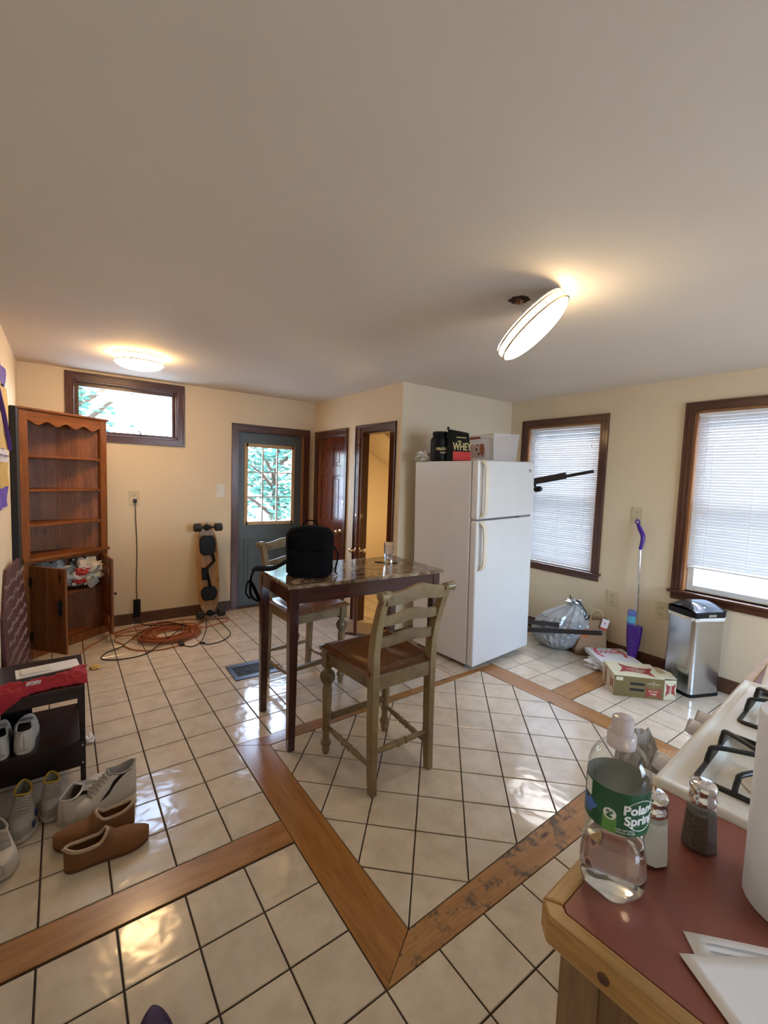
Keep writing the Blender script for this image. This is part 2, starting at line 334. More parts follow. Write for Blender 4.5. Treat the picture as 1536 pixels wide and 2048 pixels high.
# ------------------------------------------------------------------ room
XL, YB, XB, YC, XR, H, YF = -1.044, 3.918, 1.722, 2.247, 3.228, 2.366, -3.0
def floor_tiles():
    mb = MB(); mb.mi = 1; mb.box(XL, XR, YF, YB, -.06, -.0035); mb.mi = 0
    cols = []
    def lattice(region, ox, oy, ax, ay, bx_, by_, n0, n1, m0, m1):
        for i in range(n0, n1):
            for j in range(m0, m1):
                q = [(ox + ax * u + bx_ * w, oy + ay * u + by_ * w) for u, w in ((i, j), (i + 1, j), (i + 1, j + 1), (i, j + 1))]
                if area(q) < 0: q = q[::-1]
                p = clip_to(q, region)
                if len(p) < 3: continue
                cl = [p[0]]
                for s in p[1:]:
                    if math.hypot(s[0] - cl[-1][0], s[1] - cl[-1][1]) > 1e-4: cl.append(s)
                if math.hypot(cl[0][0] - cl[-1][0], cl[0][1] - cl[-1][1]) < 1e-4: cl.pop()
                if len(cl) < 3 or area(cl) < 4e-5: continue
                a = inset(cl, .0030); b = inset(a, .0022) if len(a) == len(cl) else []
                if len(a) < 3: continue
                n = len(a); h = .0003 * random.random()
                if len(b) == n:
                    vs = [(x, y, -.006) for x, y in a] + [(x, y, -.0016) for x, y in a] + [(x, y, h) for x, y in b]
                    fs = [tuple(range(2 * n, 3 * n))] + [(k, (k + 1) % n, n + (k + 1) % n, n + k) for k in range(n)] + [(n + k, n + (k + 1) % n, 2 * n + (k + 1) % n, 2 * n + k) for k in range(n)]
                else:
                    vs = [(x, y, -.006) for x, y in a] + [(x, y, 0) for x, y in a]
                    fs = [tuple(range(n, 2 * n))] + [(k, (k + 1) % n, n + (k + 1) % n, n + k) for k in range(n)]
                s0 = len(mb.v); mb.add(vs, fs); g = .75 + .25 * random.random(); cols.append((s0, len(mb.v), g))
    T, S1 = .21, .7845
    rect = lambda a, b, c, d: [(a, c), (b, c), (b, d), (a, d)]
    lattice(rect(XL, 0, S1, YB), 0, S1, T, 0, 0, .2134, -6, 1, 0, 16)
    lattice(rect(0, XB, 1.425, YB), 0, S1, T, 0, 0, .2134, 0, 10, 3, 16)
    lattice(rect(XB, 2.117, 1.425, YC + .1), 0, S1, T, 0, 0, .2134, 8, 11, 3, 9)
    lattice(rect(XB, 2.8, YC + .1, YB), 0, S1, T, 0, 0, .2134, 8, 14, 6, 16)
    lattice(rect(2.124, XR, .872, YC), 2.124, .872, .205, 0, 0, .205, 0, 7, 0, 8)
    lattice(rect(2.124, XR, -3.0, .708), 2.124, .708, .205, 0, 0, -.203, 0, 7, 0, 20)
    lattice(rect(XL, 0, YF, .644), 0, 0, T, 0, 0, .2134, -6, 1, -15, 4)
    lattice(rect(0, 2.124, YF, 0), 0, 0, T, 0, 0, .2134, 0, 11, -15, 1)
    inner = [(.165, .102), (1.972, .166), (1.936, 1.379), (.165, 1.329)]
    lattice(inner, .165, .102, .1458, .1563, .1548, -.1454, -2, 13, -10, 13)
    me_o = mb.build('floor', [M['tile'], M['grout']], fix=False)
    ca = me_o.data.color_attributes.new('tile', 'FLOAT_COLOR', 'POINT')
    for a, b, g in cols:
        for i in range(a, b): ca.data[i].color = (g, g * .985, g * .96, 1)
    tag(me_o, kind='structure')
floor_tiles()
def slab(name, pts, mat, z0=-.03, z1=.0008, bevel=.0012):
    return tag(MB().prism(pts, z0, z1).build(name, mat, bevel=bevel), kind='structure')
g = .0015
# wood borders of the inlaid field (mitred corners) and the strips that run to the walls
slab('trim_1', [(g, g), (.165 - g, .102 + g), (.165 - g, 1.329 - g), (g, 1.425 - g)], M['oak_y'])
slab('trim_2', [(0 + g, 0), (2.117, 0), (1.972, .166 - g), (.165, .102 - g)], M['oak_worn'])
slab('trim_3', [(2.117, 0.002), (2.119, 1.425), (1.936 + g, 1.379), (1.972 + g, .166)], M['oak_y'])
slab('trim_4', [(g, 1.425), (.165, 1.329 + g), (1.936, 1.379 + g), (2.117, 1.425)], M['oak_x'])
slab('trim_5', [(XL, .647), (-g, .647), (-g, .781), (XL, .781)], M['oak_x'])
slab('trim_6', [(2.122, .711), (XR, .711), (XR, .869), (2.122, .869)], M['oak_x'])
def wall(name, axis, c0, c1, a0, a1, holes, mat=None, z1=H):
    mb = MB(); xs = sorted({a0, a1, *[h[0] for h in holes], *[h[1] for h in holes]})
    for s, e in zip(xs, xs[1:]):
        hs = sorted([h for h in holes if h[0] <= s + 1e-6 and h[1] >= e - 1e-6], key=lambda h: h[2]); z = 0
        spans = []
        for h in hs:
            if h[2] > z: spans.append((z, h[2]))
            z = h[3]
        if z < z1: spans.append((z, z1))
        for u, w in spans:
            if axis == 'x': mb.box(c0, c1, s, e, u, w)
            else: mb.box(s, e, c0, c1, u, w)
    return tag(mb.build(name, mat or M['wall']), kind='structure')
W1 = (-.655, .190, 1.812, 2.280)      # high window, back wall
DB = (.797, 1.567, 0, 1.965)          # blue door opening
W2 = (1.230, 2.020, .700, 2.085)
W3 = (-.290, .492, .700, 2.105)
wall('wall_back', 'y', YB, YB + .14, XL - .14, XR + .14, [W1, DB])
wall('wall_left', 'x', XL - .14, XL, YF - .14, YB, [])
wall('wall_right', 'x', XR, XR + .14, YF - .14, YB, [W2, W3])
WF = (.7, 2.9, .85, 2.12)
wall('wall_front', 'y', YF - .14, YF, XL, XR, [WF])
CD = (3.225, 3.885, 0, 1.955); OD = (2.405, 2.925, 0, 1.955)
wall('wall_closet', 'x', XB, XB + .10, YC, YB, [CD, OD])
wall('wall_alcove', 'y', YC, YC + .10, XB + .10, XR, [])
mb = MB().box(XL - .14, XR + .14, YF - .14, YB + .14, H, H + .12); ceil = tag(mb.build('ceiling', M['ceil']), kind='structure')
# sloped underside of the stairs seen through the open doorway
tag(MB().loft([[(1.83, 3.0, 1.85), (3.2, 3.0, 1.0), (3.2, 3.0, 1.06), (1.83, 3.0, 1.91)], [(1.83, 3.9, 1.99), (3.2, 3.9, 1.14), (3.2, 3.9, 1.2), (1.83, 3.9, 2.05)]], TR(0, .0, .28)).build('trim_7', M['wall']), kind='structure')
# baseboards
def base(name, x0, x1, y0, y1, m, z1=.108):
    return tag(bx(name, M[m], x0, x1, y0, y1, 0, z1, bevel=.004), kind='structure')
base('baseboard_back', XL, .722, YB - .014, YB, 'base'); base('baseboard_left', XL, XL + .014, YF, YB, 'base_y')
base('baseboard_right', XR - .014, XR, -.2, YC, 'base_y', .11); base('baseboard_alcove', XB, XR, YC - .014, YC, 'base')
base('baseboard_closet', XB - .014, XB, YC, 2.33, 'base_y')
base('baseboard_front', XL, XR, YF, YF + .014, 'base')
# windows ------------------------------------------------------------
def casing_y(parent, x0, x1, z0, z1, w, y, t=.02, mats=('trim', 'trim_h'), bottom=True):
    """picture-frame casing on a wall facing -y, inner opening x0..x1,z0..z1"""
    v = MB(); h = MB()
    for a, b, s in ((x0 - w, x0, -1), (x1, x1 + w, 1)):
        v.box(a, b, y - t * .6, y, z0 - (w if bottom else 0), z1 + w)
        o = a if s < 0 else b - .016; v.box(o, o + .016, y - t, y, z0 - (w if bottom else 0), z1 + w)
        i = b - .010 if s < 0 else a; v.box(i, i + .010, y - t * .85, y, z0 - .01, z1 + .01)
    for a, b in ([(z1, z1 + w)] + ([(z0 - w, z0)] if bottom else [])):
        h.box(x0 - w + .001, x1 + w - .001, y - t * .6 - .0005, y, a, b)
        o = b - .016 if a >= z1 else a; h.box(x0 - w, x1 + w, y - t - .0005, y, o, o + .016)
        i = a if a >= z1 else b - .010; h.box(x0 - .01, x1 + .01, y - t * .85 - .0005, y, i, i + .010)
    v.build('casing', M[mats[0]], parent, bevel=.002); h.build('casing', M[mats[1]], parent, bevel=.002)
w1 = tag(empty('window_1'), kind='structure')
casing_y(w1, W1[0], W1[1], W1[2], W1[3], .064, YB)
j = MB(); a, b, c, d = W1
for q in ((a, a + .012, c, d), (b - .012, b, c, d)): j.box(q[0], q[1], YB, YB + .14, q[2], q[3])
j.box(a, b, YB, YB + .14, c, c + .012); j.box(a, b, YB, YB + .14, d - .012, d); j.build('jamb', M['trim'], w1)
s = MB(); e = .034
for q in ((a + .012, a + e, c + .012, d - .012), (b - e, b - .012, c + .012, d - .012), (a + e, b - e, c + .012, c + e), (a + e, b - e, d - e - .01, d - .012)): s.box(q[0], q[1], YB + .07, YB + .10, q[2], q[3])
s.build('sash', M['trim_h'], w1, bevel=.002)
bx('pane', M['pane'], a + e, b - e, YB + .083, YB + .087, c + e, d - e, w1)
l = MB(); l.box(-.17, -.10, YB + .04, YB + .07, c + .012, c + .02); l.tube([(-.13, YB + .05, c + .02), (-.13, YB + .04, c + .045), (-.15, YB + .035, c + .06)], .006); l.build('latch', M['iron'], w1)
def right_window(name, W, blind_z0, label, group):
    y0, y1, z0, z1 = W; r = tag(empty(name), kind='structure'); w = .068; t = .02
    v = MB(); h = MB()
    for a, b, s in ((y0 - w, y0, -1), (y1, y1 + w, 1)):
        v.box(XR - t * .6, XR, a, b, z0, z1 + w)
        o = a if s < 0 else b - .016; v.box(XR - t, XR, o, o + .016, z0, z1 + w)
        i = b - .010 if s < 0 else a; v.box(XR - t * .85, XR, i, i + .010, z0, z1 + .01)
        v.box(XR - t * .75, XR, (a + b) / 2 - .006, (a + b) / 2 + .006, z0, z1 + w * .5)
    h.box(XR - t * .6 - .0005, XR, y0 - w + .001, y1 + w - .001, z1, z1 + w); h.box(XR - t - .0005, XR, y0 - w, y1 + w, z1 + w - .016, z1 + w)
    h.box(XR - t * .85 - .0005, XR, y0 - .01, y1 + .01, z1, z1 + .010)
    v.build('casing', M['trim'], r, bevel=.002); h.build('casing', M['trim_y'], r, bevel=.002)
    bx('window_stool', M['trim_y'], XR - .045, XR + .06, y0 - w - .02, y1 + w + .02, z0 - .022, z0, r, bevel=.005)
    bx('apron', M['trim_y'], XR - .016, XR, y0 - w, y1 + w, z0 - .075, z0 - .022, r, bevel=.003)
    j = MB()
    for a, b in ((y0, y0 + .014), (y1 - .014, y1)): j.box(XR, XR + .14, a, b, z0, z1)
    j.box(XR, XR + .14, y0, y1, z1 - .014, z1); j.box(XR + .06, XR + .14, y0, y1, z0 - .02, z0 + .004)
    j.build('jamb', M['orangewood'], r)
    zm = 1.375
    for nm, xa, za, zb in (('sash', XR + .058, z0 + .004, zm + .02), ('sash', XR + .090, zm - .02, z1 - .014)):
        s = MB(); e = .042; x1_ = xa + .03
        s.box(xa, x1_, y0 + .014, y0 + .014 + e, za, zb); s.box(xa, x1_, y1 - .014 - e, y1 - .014, za, zb)
        s.box(xa, x1_, y0 + .014 + e, y1 - .014 - e, za, za + e); s.box(xa, x1_, y0 + .014 + e, y1 - .014 - e, zb - e * .8, zb)
        so = s.build(nm, M['vinyl'], r, bevel=.003)
        bx('pane', M['pane'], xa + .013, xa + .017, y0 + .056, y1 - .056, za + e, zb - e * .8, so)
    # venetian blind hung inside the jamb
    bl = thing('window_blind', label, 'blind', (XR + .028, 0, 0), group=group)
    bx('headrail', M['blindrail'], -.014, .014, y0 + .018, y1 - .018, z1 - .042, z1 - .016, bl, bevel=.002)
    s = MB(); n = int((z1 - .055 - blind_z0 - .010) / .0213 + .5)
    for k in range(n):
        zc = z1 - .055 - k * .0213; tl = R(62.5 + 1.5 * math.sin(k * 1.7))
        c_, s_ = math.cos(tl) * .0127, math.sin(tl) * .0127; dz = .0006 * math.sin(k * 2.3)
        s.loft([[(-c_, yy, zc - s_ + dz), (0, yy, zc + .0012 + dz), (c_, yy, zc + s_ + dz)] for yy in (y0 + .02, (y0 + y1) / 2, y1 - .02)], closed=False, cap=False)
    s.build('slats', M['slat'], bl, smooth=60)
    zb = z1 - .055 - n * .0213
    bx('bottom_rail', M['blindrail'], -.011, .011, y0 + .02, y1 - .02, zb - .012, zb, bl, bevel=.003)
    lc = MB()
    for yy in (y0 + .13, (y0 + y1) / 2, y1 - .13):
        for xx in (-.013, .013): lc.cyl((xx, yy, zb), (xx, yy, z1 - .04), .0008, seg=5)
    lc.build('ladder_cord', M['white'], bl)
    wd = MB(); wd.cyl((-.022, y1 - .085, z1 - .05), (-.028, y1 - .092, z1 - .62), .0035, seg=8); wd.build('tilt_wand', M['bin'], bl)
    lc = MB(); lc.tube([(-.020, y0 + .09, z1 - .04), (-.022, y0 + .09, z1 - .20)], .0010, 5); lc.lathe([(.001, 0), (.004, -.005), (.005, -.022), (.001, -.026)], 8, TR(-.022, y0 + .09, z1 - .20)); lc.build('pull_cord', M['sole'], bl)
right_window('window_2', W2, .704, 'white venetian blind lowered to the sill, in the window behind the refrigerator', None)
right_window('window_3', W3, .885, 'white venetian blind stopping short of the sill, in the window above the trash can', None)
# unseen window added behind the camera to let in fill daylight
w4 = tag(empty('fill_window'), kind='structure'); casing_y(w4, WF[0], WF[1], WF[2], WF[3], .068, YF + .02, .02)
bx('pane', M['pane'], WF[0], WF[1], YF - .08, YF - .076, WF[2], WF[3], w4)
# blue door ---------------------------------------------------------
d1 = tag(empty('door_1'), kind='structure'); a, b, c, d = DB
k = MB(); t = .02
for p, q in ((a - .07, a), (b, b + .07)): k.box(p, q, YB - t * .6, YB, 0, d + .07); k.box((p if p < a else q - .018), (p + .018 if p < a else q), YB - t, YB, 0, d + .07)
k.box(a, a + .015, YB, YB + .1, 0, d); k.build('casing', M['trim'], d1, bevel=.002)
k = MB(); k.box(a - .069, b + .069, YB - t * .6 - .0005, YB, d, d + .07); k.box(a - .07, b + .07, YB - t, YB, d + .052, d + .07); k.box(a, b, YB, YB + .1, d - .012, d); k.build('casing', M['trim_h'], d1, bevel=.002)
k = MB(); k.box(b - .012, b, YB - .001, YB + .1, 0, d); k.build('jamb', M['orangewood'], d1)
bx('threshold', M['base'], a, b, YB - .02, YB + .12, 0, .012, d1, bevel=.003)
G = (.890, 1.452, .945, 1.820)
sl = MB(); y0 = YB + .030; y1 = y0 + .042
for q in ((a + .015, G[0], .014, d - .014), (G[1], b - .014, .014, d - .014), (G[0], G[1], .014, G[2]), (G[0], G[1], G[3], d - .014)): sl.box(q[0], q[1], y0, y1, q[2], q[3])
for p0, p1 in ((.875, 1.125), (1.215, 1.465)):    # raised lower panels
    z0, z1 = .235, .765
    for q in ((p0, p0 + .018, z0, z1), (p1 - .018, p1, z0, z1), (p0, p1, z0, z0 + .018), (p0, p1, z1 - .018, z1)): sl.box(q[0], q[1], y0 - .006, y0, q[2], q[3])
    sl.box(p0 + .05, p1 - .05, y0 - .008, y0, z0 + .05, z1 - .05)
slab_o = sl.build('door_slab', M['bluedoor'], d1, bevel=.003)
gf = MB(); w = .024
for q in ((G[0] - .014, G[0] + w, G[2] - .014, G[3] + .014), (G[1] - w, G[1] + .014, G[2] - .014, G[3] + .014), (G[0], G[1], G[2] - .014, G[2] + w), (G[0], G[1], G[3] - w, G[3] + .014)): gf.box(q[0], q[1], y0 - .010, y0 + .004, q[2], q[3])
gf.build('glazing_frame', wood('raw_pine', (.42, .26, .11), (.52, .34, .16), (.6, .42, .22), 'Z', .5, knots=False), slab_o, bevel=.002)
mu = MB()
for i in (1, 2):
    xx = G[0] + w + (G[1] - G[0] - 2 * w) * i / 3; zz = G[2] + w + (G[3] - G[2] - 2 * w) * i / 3
    mu.box(xx - .0075, xx + .0075, y0 + .000, y0 + .014, G[2] + w, G[3] - w); mu.box(G[0] + w, G[1] - w, y0 + .001, y0 + .013, zz - .0065, zz + .0065)
mu.build('muntins', M['sole'], slab_o)
bx('pane', M['pane'], G[0], G[1], y0 + .018, y0 + .022, G[2], G[3], slab_o)
def knob(name, parent, Mx, mat='brass', r=.026):
    k = MB(); k.lathe([(.030, 0), (.031, .004), (.028, .007), (.011, .010), (.010, .026), (r * .8, .032), (r, .043), (r * .9, .055), (r * .5, .063), (.0005, .065)], 20, Mx)
    return k.build(name, M[mat], parent, smooth=50)
knob('knob', slab_o, TR(b - .07, y0, .835, rx=R(90)))
# closet door (six panels) -------------------------------------------
d2 = tag(empty('door_2'), kind='structure'); a, b, c, d = CD
k = MB()
for p, q in ((a - .062, a), (b, YB - .002)): k.box(XB - .014, XB, p, q, 0, d + .065)
k.box(XB - .020, XB, a - .062, a - .046, 0, d + .065); k.box(XB, XB + .10, a, a + .014, 0, d); k.box(XB, XB + .10, b - .014, b, 0, d)
k.build('casing', M['trim'], d2, bevel=.002)
k = MB(); k.box(XB - .0145, XB, a - .06, YB - .003, d, d + .065); k.box(XB - .020, XB, a - .062, YB - .003, d + .049, d + .065); k.box(XB, XB + .10, a, b, d - .012, d); k.build('casing', M['trim_y'], d2, bevel=.002)
def panel_door(parent, w, h, th, cols, rows, mat):
    """slab in local coords: x 0..w, y 0..th, z 0..h with recessed raised panels on both faces"""
    mb = MB(); mb.box(0, w, .006, th - .006, 0, h)
    xs = [0] + [q for c_ in cols for q in c_] + [w]
    for i in range(0, len(xs), 2): mb.box(xs[i], xs[i + 1], 0, th, 0, h)
    for c0, c1 in cols:
        zs = [0] + [q for r_ in rows for q in r_] + [h]
        for i in range(0, len(zs), 2): mb.box(c0, c1, 0, th, zs[i], zs[i + 1])
        for r0, r1 in rows: mb.box(c0 + .030, c1 - .030, .001, th - .001, r0 + .030, r1 - .030)
    return mb.build('door_slab', mat, parent, bevel=.005)
rows = ((.14, .76), (.995, 1.495), (1.615, 1.815))
ds = panel_door(d2, b - a - .032, d - .026, .035, ((.10, .27), (.365, .535)), rows, M['redoor']); ds.location = (XB + .008, b - .016, .012); ds.rotation_euler = (0, 0, R(-90))
# rotate -90: local +x -> world -y, local +y -> world +x
knob('knob', ds, TR(.565, 0, .885, rx=R(90)))
k = MB(); k.box(.60, .665, -.006, 0, 1.20, 1.232); k.box(.632, .662, -.022, -.004, 1.150, 1.190); k.tube([(.637, -.013, 1.19), (.637, -.013, 1.212), (.647, -.013, 1.222), (.657, -.013, 1.212), (.657, -.013, 1.19)], .0032, 8)
k.build('hasp_padlock', M['steel'], ds, bevel=.002)
# doorway with the leaf standing open towards the camera ----------------
d3 = tag(empty('door_3'), kind='structure'); a, b, c, d = OD
k = MB()
for p, q in ((a - .085, a), (b, b + .075)): k.box(XB - .014, XB, p, q, 0, d + .072); k.box(XB - .021, XB, (p if p < a else q - .018), (p + .018 if p < a else q), 0, d + .072)
k.box(XB, XB + .10, a, a + .014, 0, d); k.box(XB, XB + .10, b - .014, b, 0, d); k.build('casing', M['trim'], d3, bevel=.002)
k = MB(); k.box(XB - .0145, XB, a - .084, b + .074, d, d + .072); k.box(XB - .0215, XB, a - .085, b + .075, d + .054, d + .072); k.box(XB, XB + .10, a, b, d - .014, d); k.build('casing', M['trim_y'], d3, bevel=.002)
lf = panel_door(d3, .50, 1.935, .033, ((.075, .215), (.285, .425)), rows, M['redoor'])
ang = math.atan2(-.945 - 3.0, -.75 - 1.70)
lf.location = (XB - .012, OD[1] + .035, .014); lf.rotation_euler = (0, 0, ang + R(1.0))
knob('knob', lf, TR(.44, 0, .80, rx=R(90)), r=.024); knob('knob', lf, TR(.44, .033, .80, rx=R(-90)), r=.024)
k = MB(); k.lathe([(.026, 0), (.027, .010), (.018, .014), (.0005, .015)], 18, TR(.44, 0, 1.13, rx=R(90))); k.lathe([(.026, 0), (.027, .010), (.008, .013), (.008, .03), (.0005, .031)], 18, TR(.44, .033, 1.13, rx=R(-90))); k.build('deadbolt', M['brass'], lf, smooth=50)
# outside -------------------------------------------------------------
tag(MB().box(-30, 30, YB + .14, 40, -.5, -.4).box(XR + .14, 40, -30, YB + .14, -.5, -.4).box(-30, XR + .14, -30, YF - .14, -.5, -.4).build('paving', M['grass']), kind='structure')
def tree(x, y, label, h=3.0, rr=1.3, n=700, seed=1, low=1.0):
    rnd = random.Random(seed); t = thing('tree', label, 'tree', (x, y, -.4))
    tb = MB(); tb.tube([(0, 0, 0), (.05, .03, h * .4), (-.03, .05, h * .8), (.05, 0, h * 1.15)], [.11, .09, .06, .02], 8)
    for k in range(7):
        q = rnd.random() * 6.28; z = h * (.35 + .1 * k); tb.tube([(0, 0, z), (math.cos(q) * rr * .5, math.sin(q) * rr * .5, z + .35), (math.cos(q) * rr * .9, math.sin(q) * rr * .9, z + .5)], [.04, .025, .008], 6)
    tb.build('trunk', M['bark'], t)
    lb = MB(); cl = [(rnd.gauss(0, rr * .45), rnd.gauss(0, rr * .3), low + rnd.random() * (h * 1.2 - low)) for _ in range(22)]
    for k in range(n):
        c_ = cl[k % 22]; p = Vector(c_) + Vector((rnd.gauss(0, .16), rnd.gauss(0, .16), rnd.gauss(0, .16)))
        Mx = Matrix.Translation(p) @ Matrix.Rotation(rnd.random() * 6.28, 4, 'Z') @ Matrix.Rotation(rnd.random() * 3, 4, 'X'); s = .045 + rnd.random() * .04
        lb.add([(-s, 0, 0), (0, -s * .45, .01), (s, 0, 0), (0, s * .45, .01)], [(0, 1, 2, 3)], Mx)
    lb.build('foliage', M['leaf'], t, fix=False)
tree(2.50, 7.0, 'leafy green tree outside, seen through the glass of the blue door', 2.4, 1.0, 2600, 3, 1.1)
nb = thing('sky_block_wall', 'pale grey clapboard wall added outside the right windows to block sky light', 'light blocker', (XR + 2.6, 0, -.4))  # added wall that cuts the sky light reaching the blinds
mb = MB(); mb.box(.02, .2, -4, 5, 0, 4.2)
for k in range(34): mb.loft([[(.02, yy, k * .12), (-.012, yy, k * .12), (.02, yy, k * .12 + .12)] for yy in (-4, 5)])
mb.build('clapboard_wall', M['siding'], nb)
tree(-.55, 6.6, 'leafy branches of a tree seen through the left of the high window', 2.9, .8, 600, 5, 1.8)
rl = thing('deck_railing', 'bluish railing outside, low in the blue door glass', 'railing', (0, 5.6, -.4))
mb = MB()
for k in range(9): mb.box(.8 + k * .3, .83 + k * .3, 0, .03, 0, 1.1)
mb.build('balusters', M['siding'], rl); bx('rail', M['siding'], .5, 3.6, -.02, .06, 1.10, 1.19, rl)
# ------------------------------------------------------------------ corner hutch
hr = R(38); HX, HY = -1.012, 3.344; HW = .74
hut = thing('corner_hutch', 'tall stained pine corner hutch with scalloped top, open shelves and two cupboard doors swung open', 'cabinet', (HX, HY, 0), hr)
HT = 1.935
backp = [(.012, .012), (.25, .30), (.45, .215), (HW - .014, .010)]
st = MB()
st.box(0, .062, -.012, .010, 0, HT - .012); st.box(HW - .062, HW, -.012, .010, 0, HT - .012); st.box(.062, HW - .062, -.010, .010, 0, .075); st.box(.062, HW - .062, -.010, .010, .745, .795)
st.build('face_frame', M['pine'], hut, bevel=.003)
va = []; n = 60; x0, x1 = .062, HW - .062
for i in range(n + 1):
    t = i / n; s_ = abs(math.sin(t * math.pi * 4)) ** 1.0
    z = HT - .088 - .030 * (.5 - .5 * math.cos(t * math.pi * 2 * 4)) + (.026 if (t < .02 or t > .98) else 0) * 0
    va.append((x0 + (x1 - x0) * t, z))
va = [(x0, HT - .012)] + va + [(x1, HT - .012)]
MB().prism(va, -.010, .008, Matrix(((1, 0, 0, 0), (0, 0, 1, 0), (0, 1, 0, 0), (0, 0, 0, 1)))).build('valance', M['pine_h'], hut, bevel=.002)
bp = MB()
for i in range(3):
    p, q = backp[i], backp[i + 1]; dx, dy = q[0] - p[0], q[1] - p[1]; l = math.hypot(dx, dy); nx, ny = -dy / l * .012, dx / l * .012
    bp.prism([p, q, (q[0] + nx, q[1] + ny), (p[0] + nx, p[1] + ny)], .02, HT - .012)
bp.build('back_panel', M['pine'], hut)
MB().prism([(-.012, -.028), (HW + .012, -.028), (HW + .002, .012), (.45, .235), (.25, .32), (-.002, .012)], HT - .014, HT + .004).build('top', M['pine_h'], hut, bevel=.004)
for z, ex, th in ((1.585, .0, .018), (1.322, .0, .018), (1.052, .0, .020), (.795, .034, .026), (.075, -.01, .018)):
    sh = [(.062 if z < 1.6 else .03, -.004 - ex), (HW - .062, -.004 - ex), (HW - .02, .012), (.45, .212), (.25, .297), (.02, .014)]
    if ex: sh = [(-.004, -.012 - ex * .6), (HW + .004, -.012 - ex * .6)] + sh[2:]
    MB().prism(sh, z - th, z).build('shelf', M['pine_h'], hut, bevel=.003)
for z in (1.56, 1.295, 1.025): bx('shelf_bracket', M['steel'], HW - .085, HW - .062, .002, .012, z, z + .012, hut)
def hutch_door(name, hx, rz, inner):
    d = empty(name, (hx, -.014, .085), rz, parent=hut)
    w = .345; h = .655
    p = MB()
    for a, b in ((0, w * .5 - .001), (w * .5 + .001, w)): p.box(a, b, -.018, 0, 0, h)
    d_o = p.build('door_board', M['pine'], d, bevel=.003)
    for z in (.10, h - .14): bx('batten', M['pine_h'], .03, w - .03, 0, .018, z, z + .055, d, bevel=.003)
    return d
dl = hutch_door('door', .064, R(-50) - hr, False)
k = MB(); k.prism([(.285, .30), (.312, .29), (.318, .33), (.308, .36), (.318, .40), (.300, .43), (.284, .40), (.292, .36), (.284, .33)], .0, .004, Matrix(((1, 0, 0, 0), (0, 0, -1, -.018), (0, 1, 0, 0), (0, 0, 0, 1))))
k.tube([(.300, -.022, .31), (.300, -.040, .33), (.300, -.040, .39), (.300, -.022, .41)], .005, 8); k.build('handle', M['iron'], dl, bevel=.001)
for z in (.10, .53):
    k = MB(); k.prism([(.0, z - .03), (.020, z - .045), (.034, z), (.020, z + .045), (0, z + .03), (-.014, z + .04), (-.02, z), (-.014, z - .04)], 0, .003, Matrix(((1, 0, 0, 0), (0, 0, -1, -.018), (0, 1, 0, 0), (0, 0, 0, 1)))); k.build('hinge', M['iron'], dl)
# right leaf: hinged at the right stile, local x runs the other way
dr = empty('door', (HW - .064, -.014, .085), math.atan2(3.407 - 3.763, -.43 + .475) - hr, parent=hut)
p = MB()
for a, b in ((0, .172), (.174, .345)): p.box(a, b, 0, .018, 0, .655)
p.build('door_board', M['pine'], dr, bevel=.003)
for z in (.10, .52): bx('batten', M['pine_h'], .03, .315, -.018, 0, z, z + .055, dr, bevel=.003)
k = MB(); k.lathe([(.006, 0), (.006, .014), (.013, .02), (.013, .026), (.0005, .03)], 14, TR(.315, .018, .35, rx=R(-90))); k.build('knob', M['iron'], dr, smooth=50)
def crumple(c, rad, seed, amp=.25, sub=4, freq=2.6, flat=None, crease=1.0):
    def fn(v):
        d = v.normalized(); q = d * freq + Vector((seed * 7.3, seed * 3.1, seed))
        a = noise.noise(q) * 1.0 + abs(noise.noise(q * 2.3)) * .9 * crease - .2 + .35 * abs(noise.noise(q * 5.1))
        s = 1 + amp * a; p = Vector((d.x * rad[0] * s, d.y * rad[1] * s, d.z * rad[2] * s))
        if flat is not None: p.z = max(p.z, flat + .01 * noise.noise(q * 3))
        return tuple(p + Vector(c))
    return fn
def bag(label, c, rad, seed, mat, group=None, cat='bag', name='plastic_bag', **kw):
    mb = MB(); mb.ico(crumple((0, 0, 0), rad, seed, **kw), 4)
    o = mb.build(name, mat, smooth=28); o.location = c
    return tag(o, label, cat, group)
def hl(x, y, z):
    return (HX + x * math.cos(hr) - y * math.sin(hr), HY + x * math.sin(hr) + y * math.cos(hr), z)
# divider board inside the cupboard on which the bags sit
MB().prism([(.064, .0), (HW - .064, 0), (HW - .03, .012), (.45, .205), (.25, .29), (.03, .02)], .44, .455).build('shelf', M['pine_h'], hut, bevel=.002)
o = bag('crumpled white and red grocery bag bulging out of the open hutch cupboard', hl(.55, .02, .60), (.12, .085, .115), 3, M['plasticbag'], amp=.55, freq=2.2)
o2 = MB().ico(crumple((0, 0, 0), (.055, .03, .035), 8, amp=.5), 3).build('red_print', M['bagred'], o, smooth=28); o2.location = (-.035, -.075, .015)
o2 = MB().ico(crumple((0, 0, 0), (.05, .03, .025), 9, amp=.5), 3).build('red_print', M['bagred'], o, smooth=28); o2.location = (-.045, -.07, -.065)
bag('grey-green plastic bags stuffed high behind the left door of the hutch', hl(.27, .10, .60), (.15, .10, .13), 5, M['greybag'], amp=.4)
# tall dark panel leaning behind the hutch
tag(MB().box(0, .035, 0, .235, 0, 1.915).build('leaning_panel', M['hide'], bevel=.003), 'tall flat black panel standing against the left wall beside the corner hutch', 'panel').location = (-1.040, 3.095, 0)
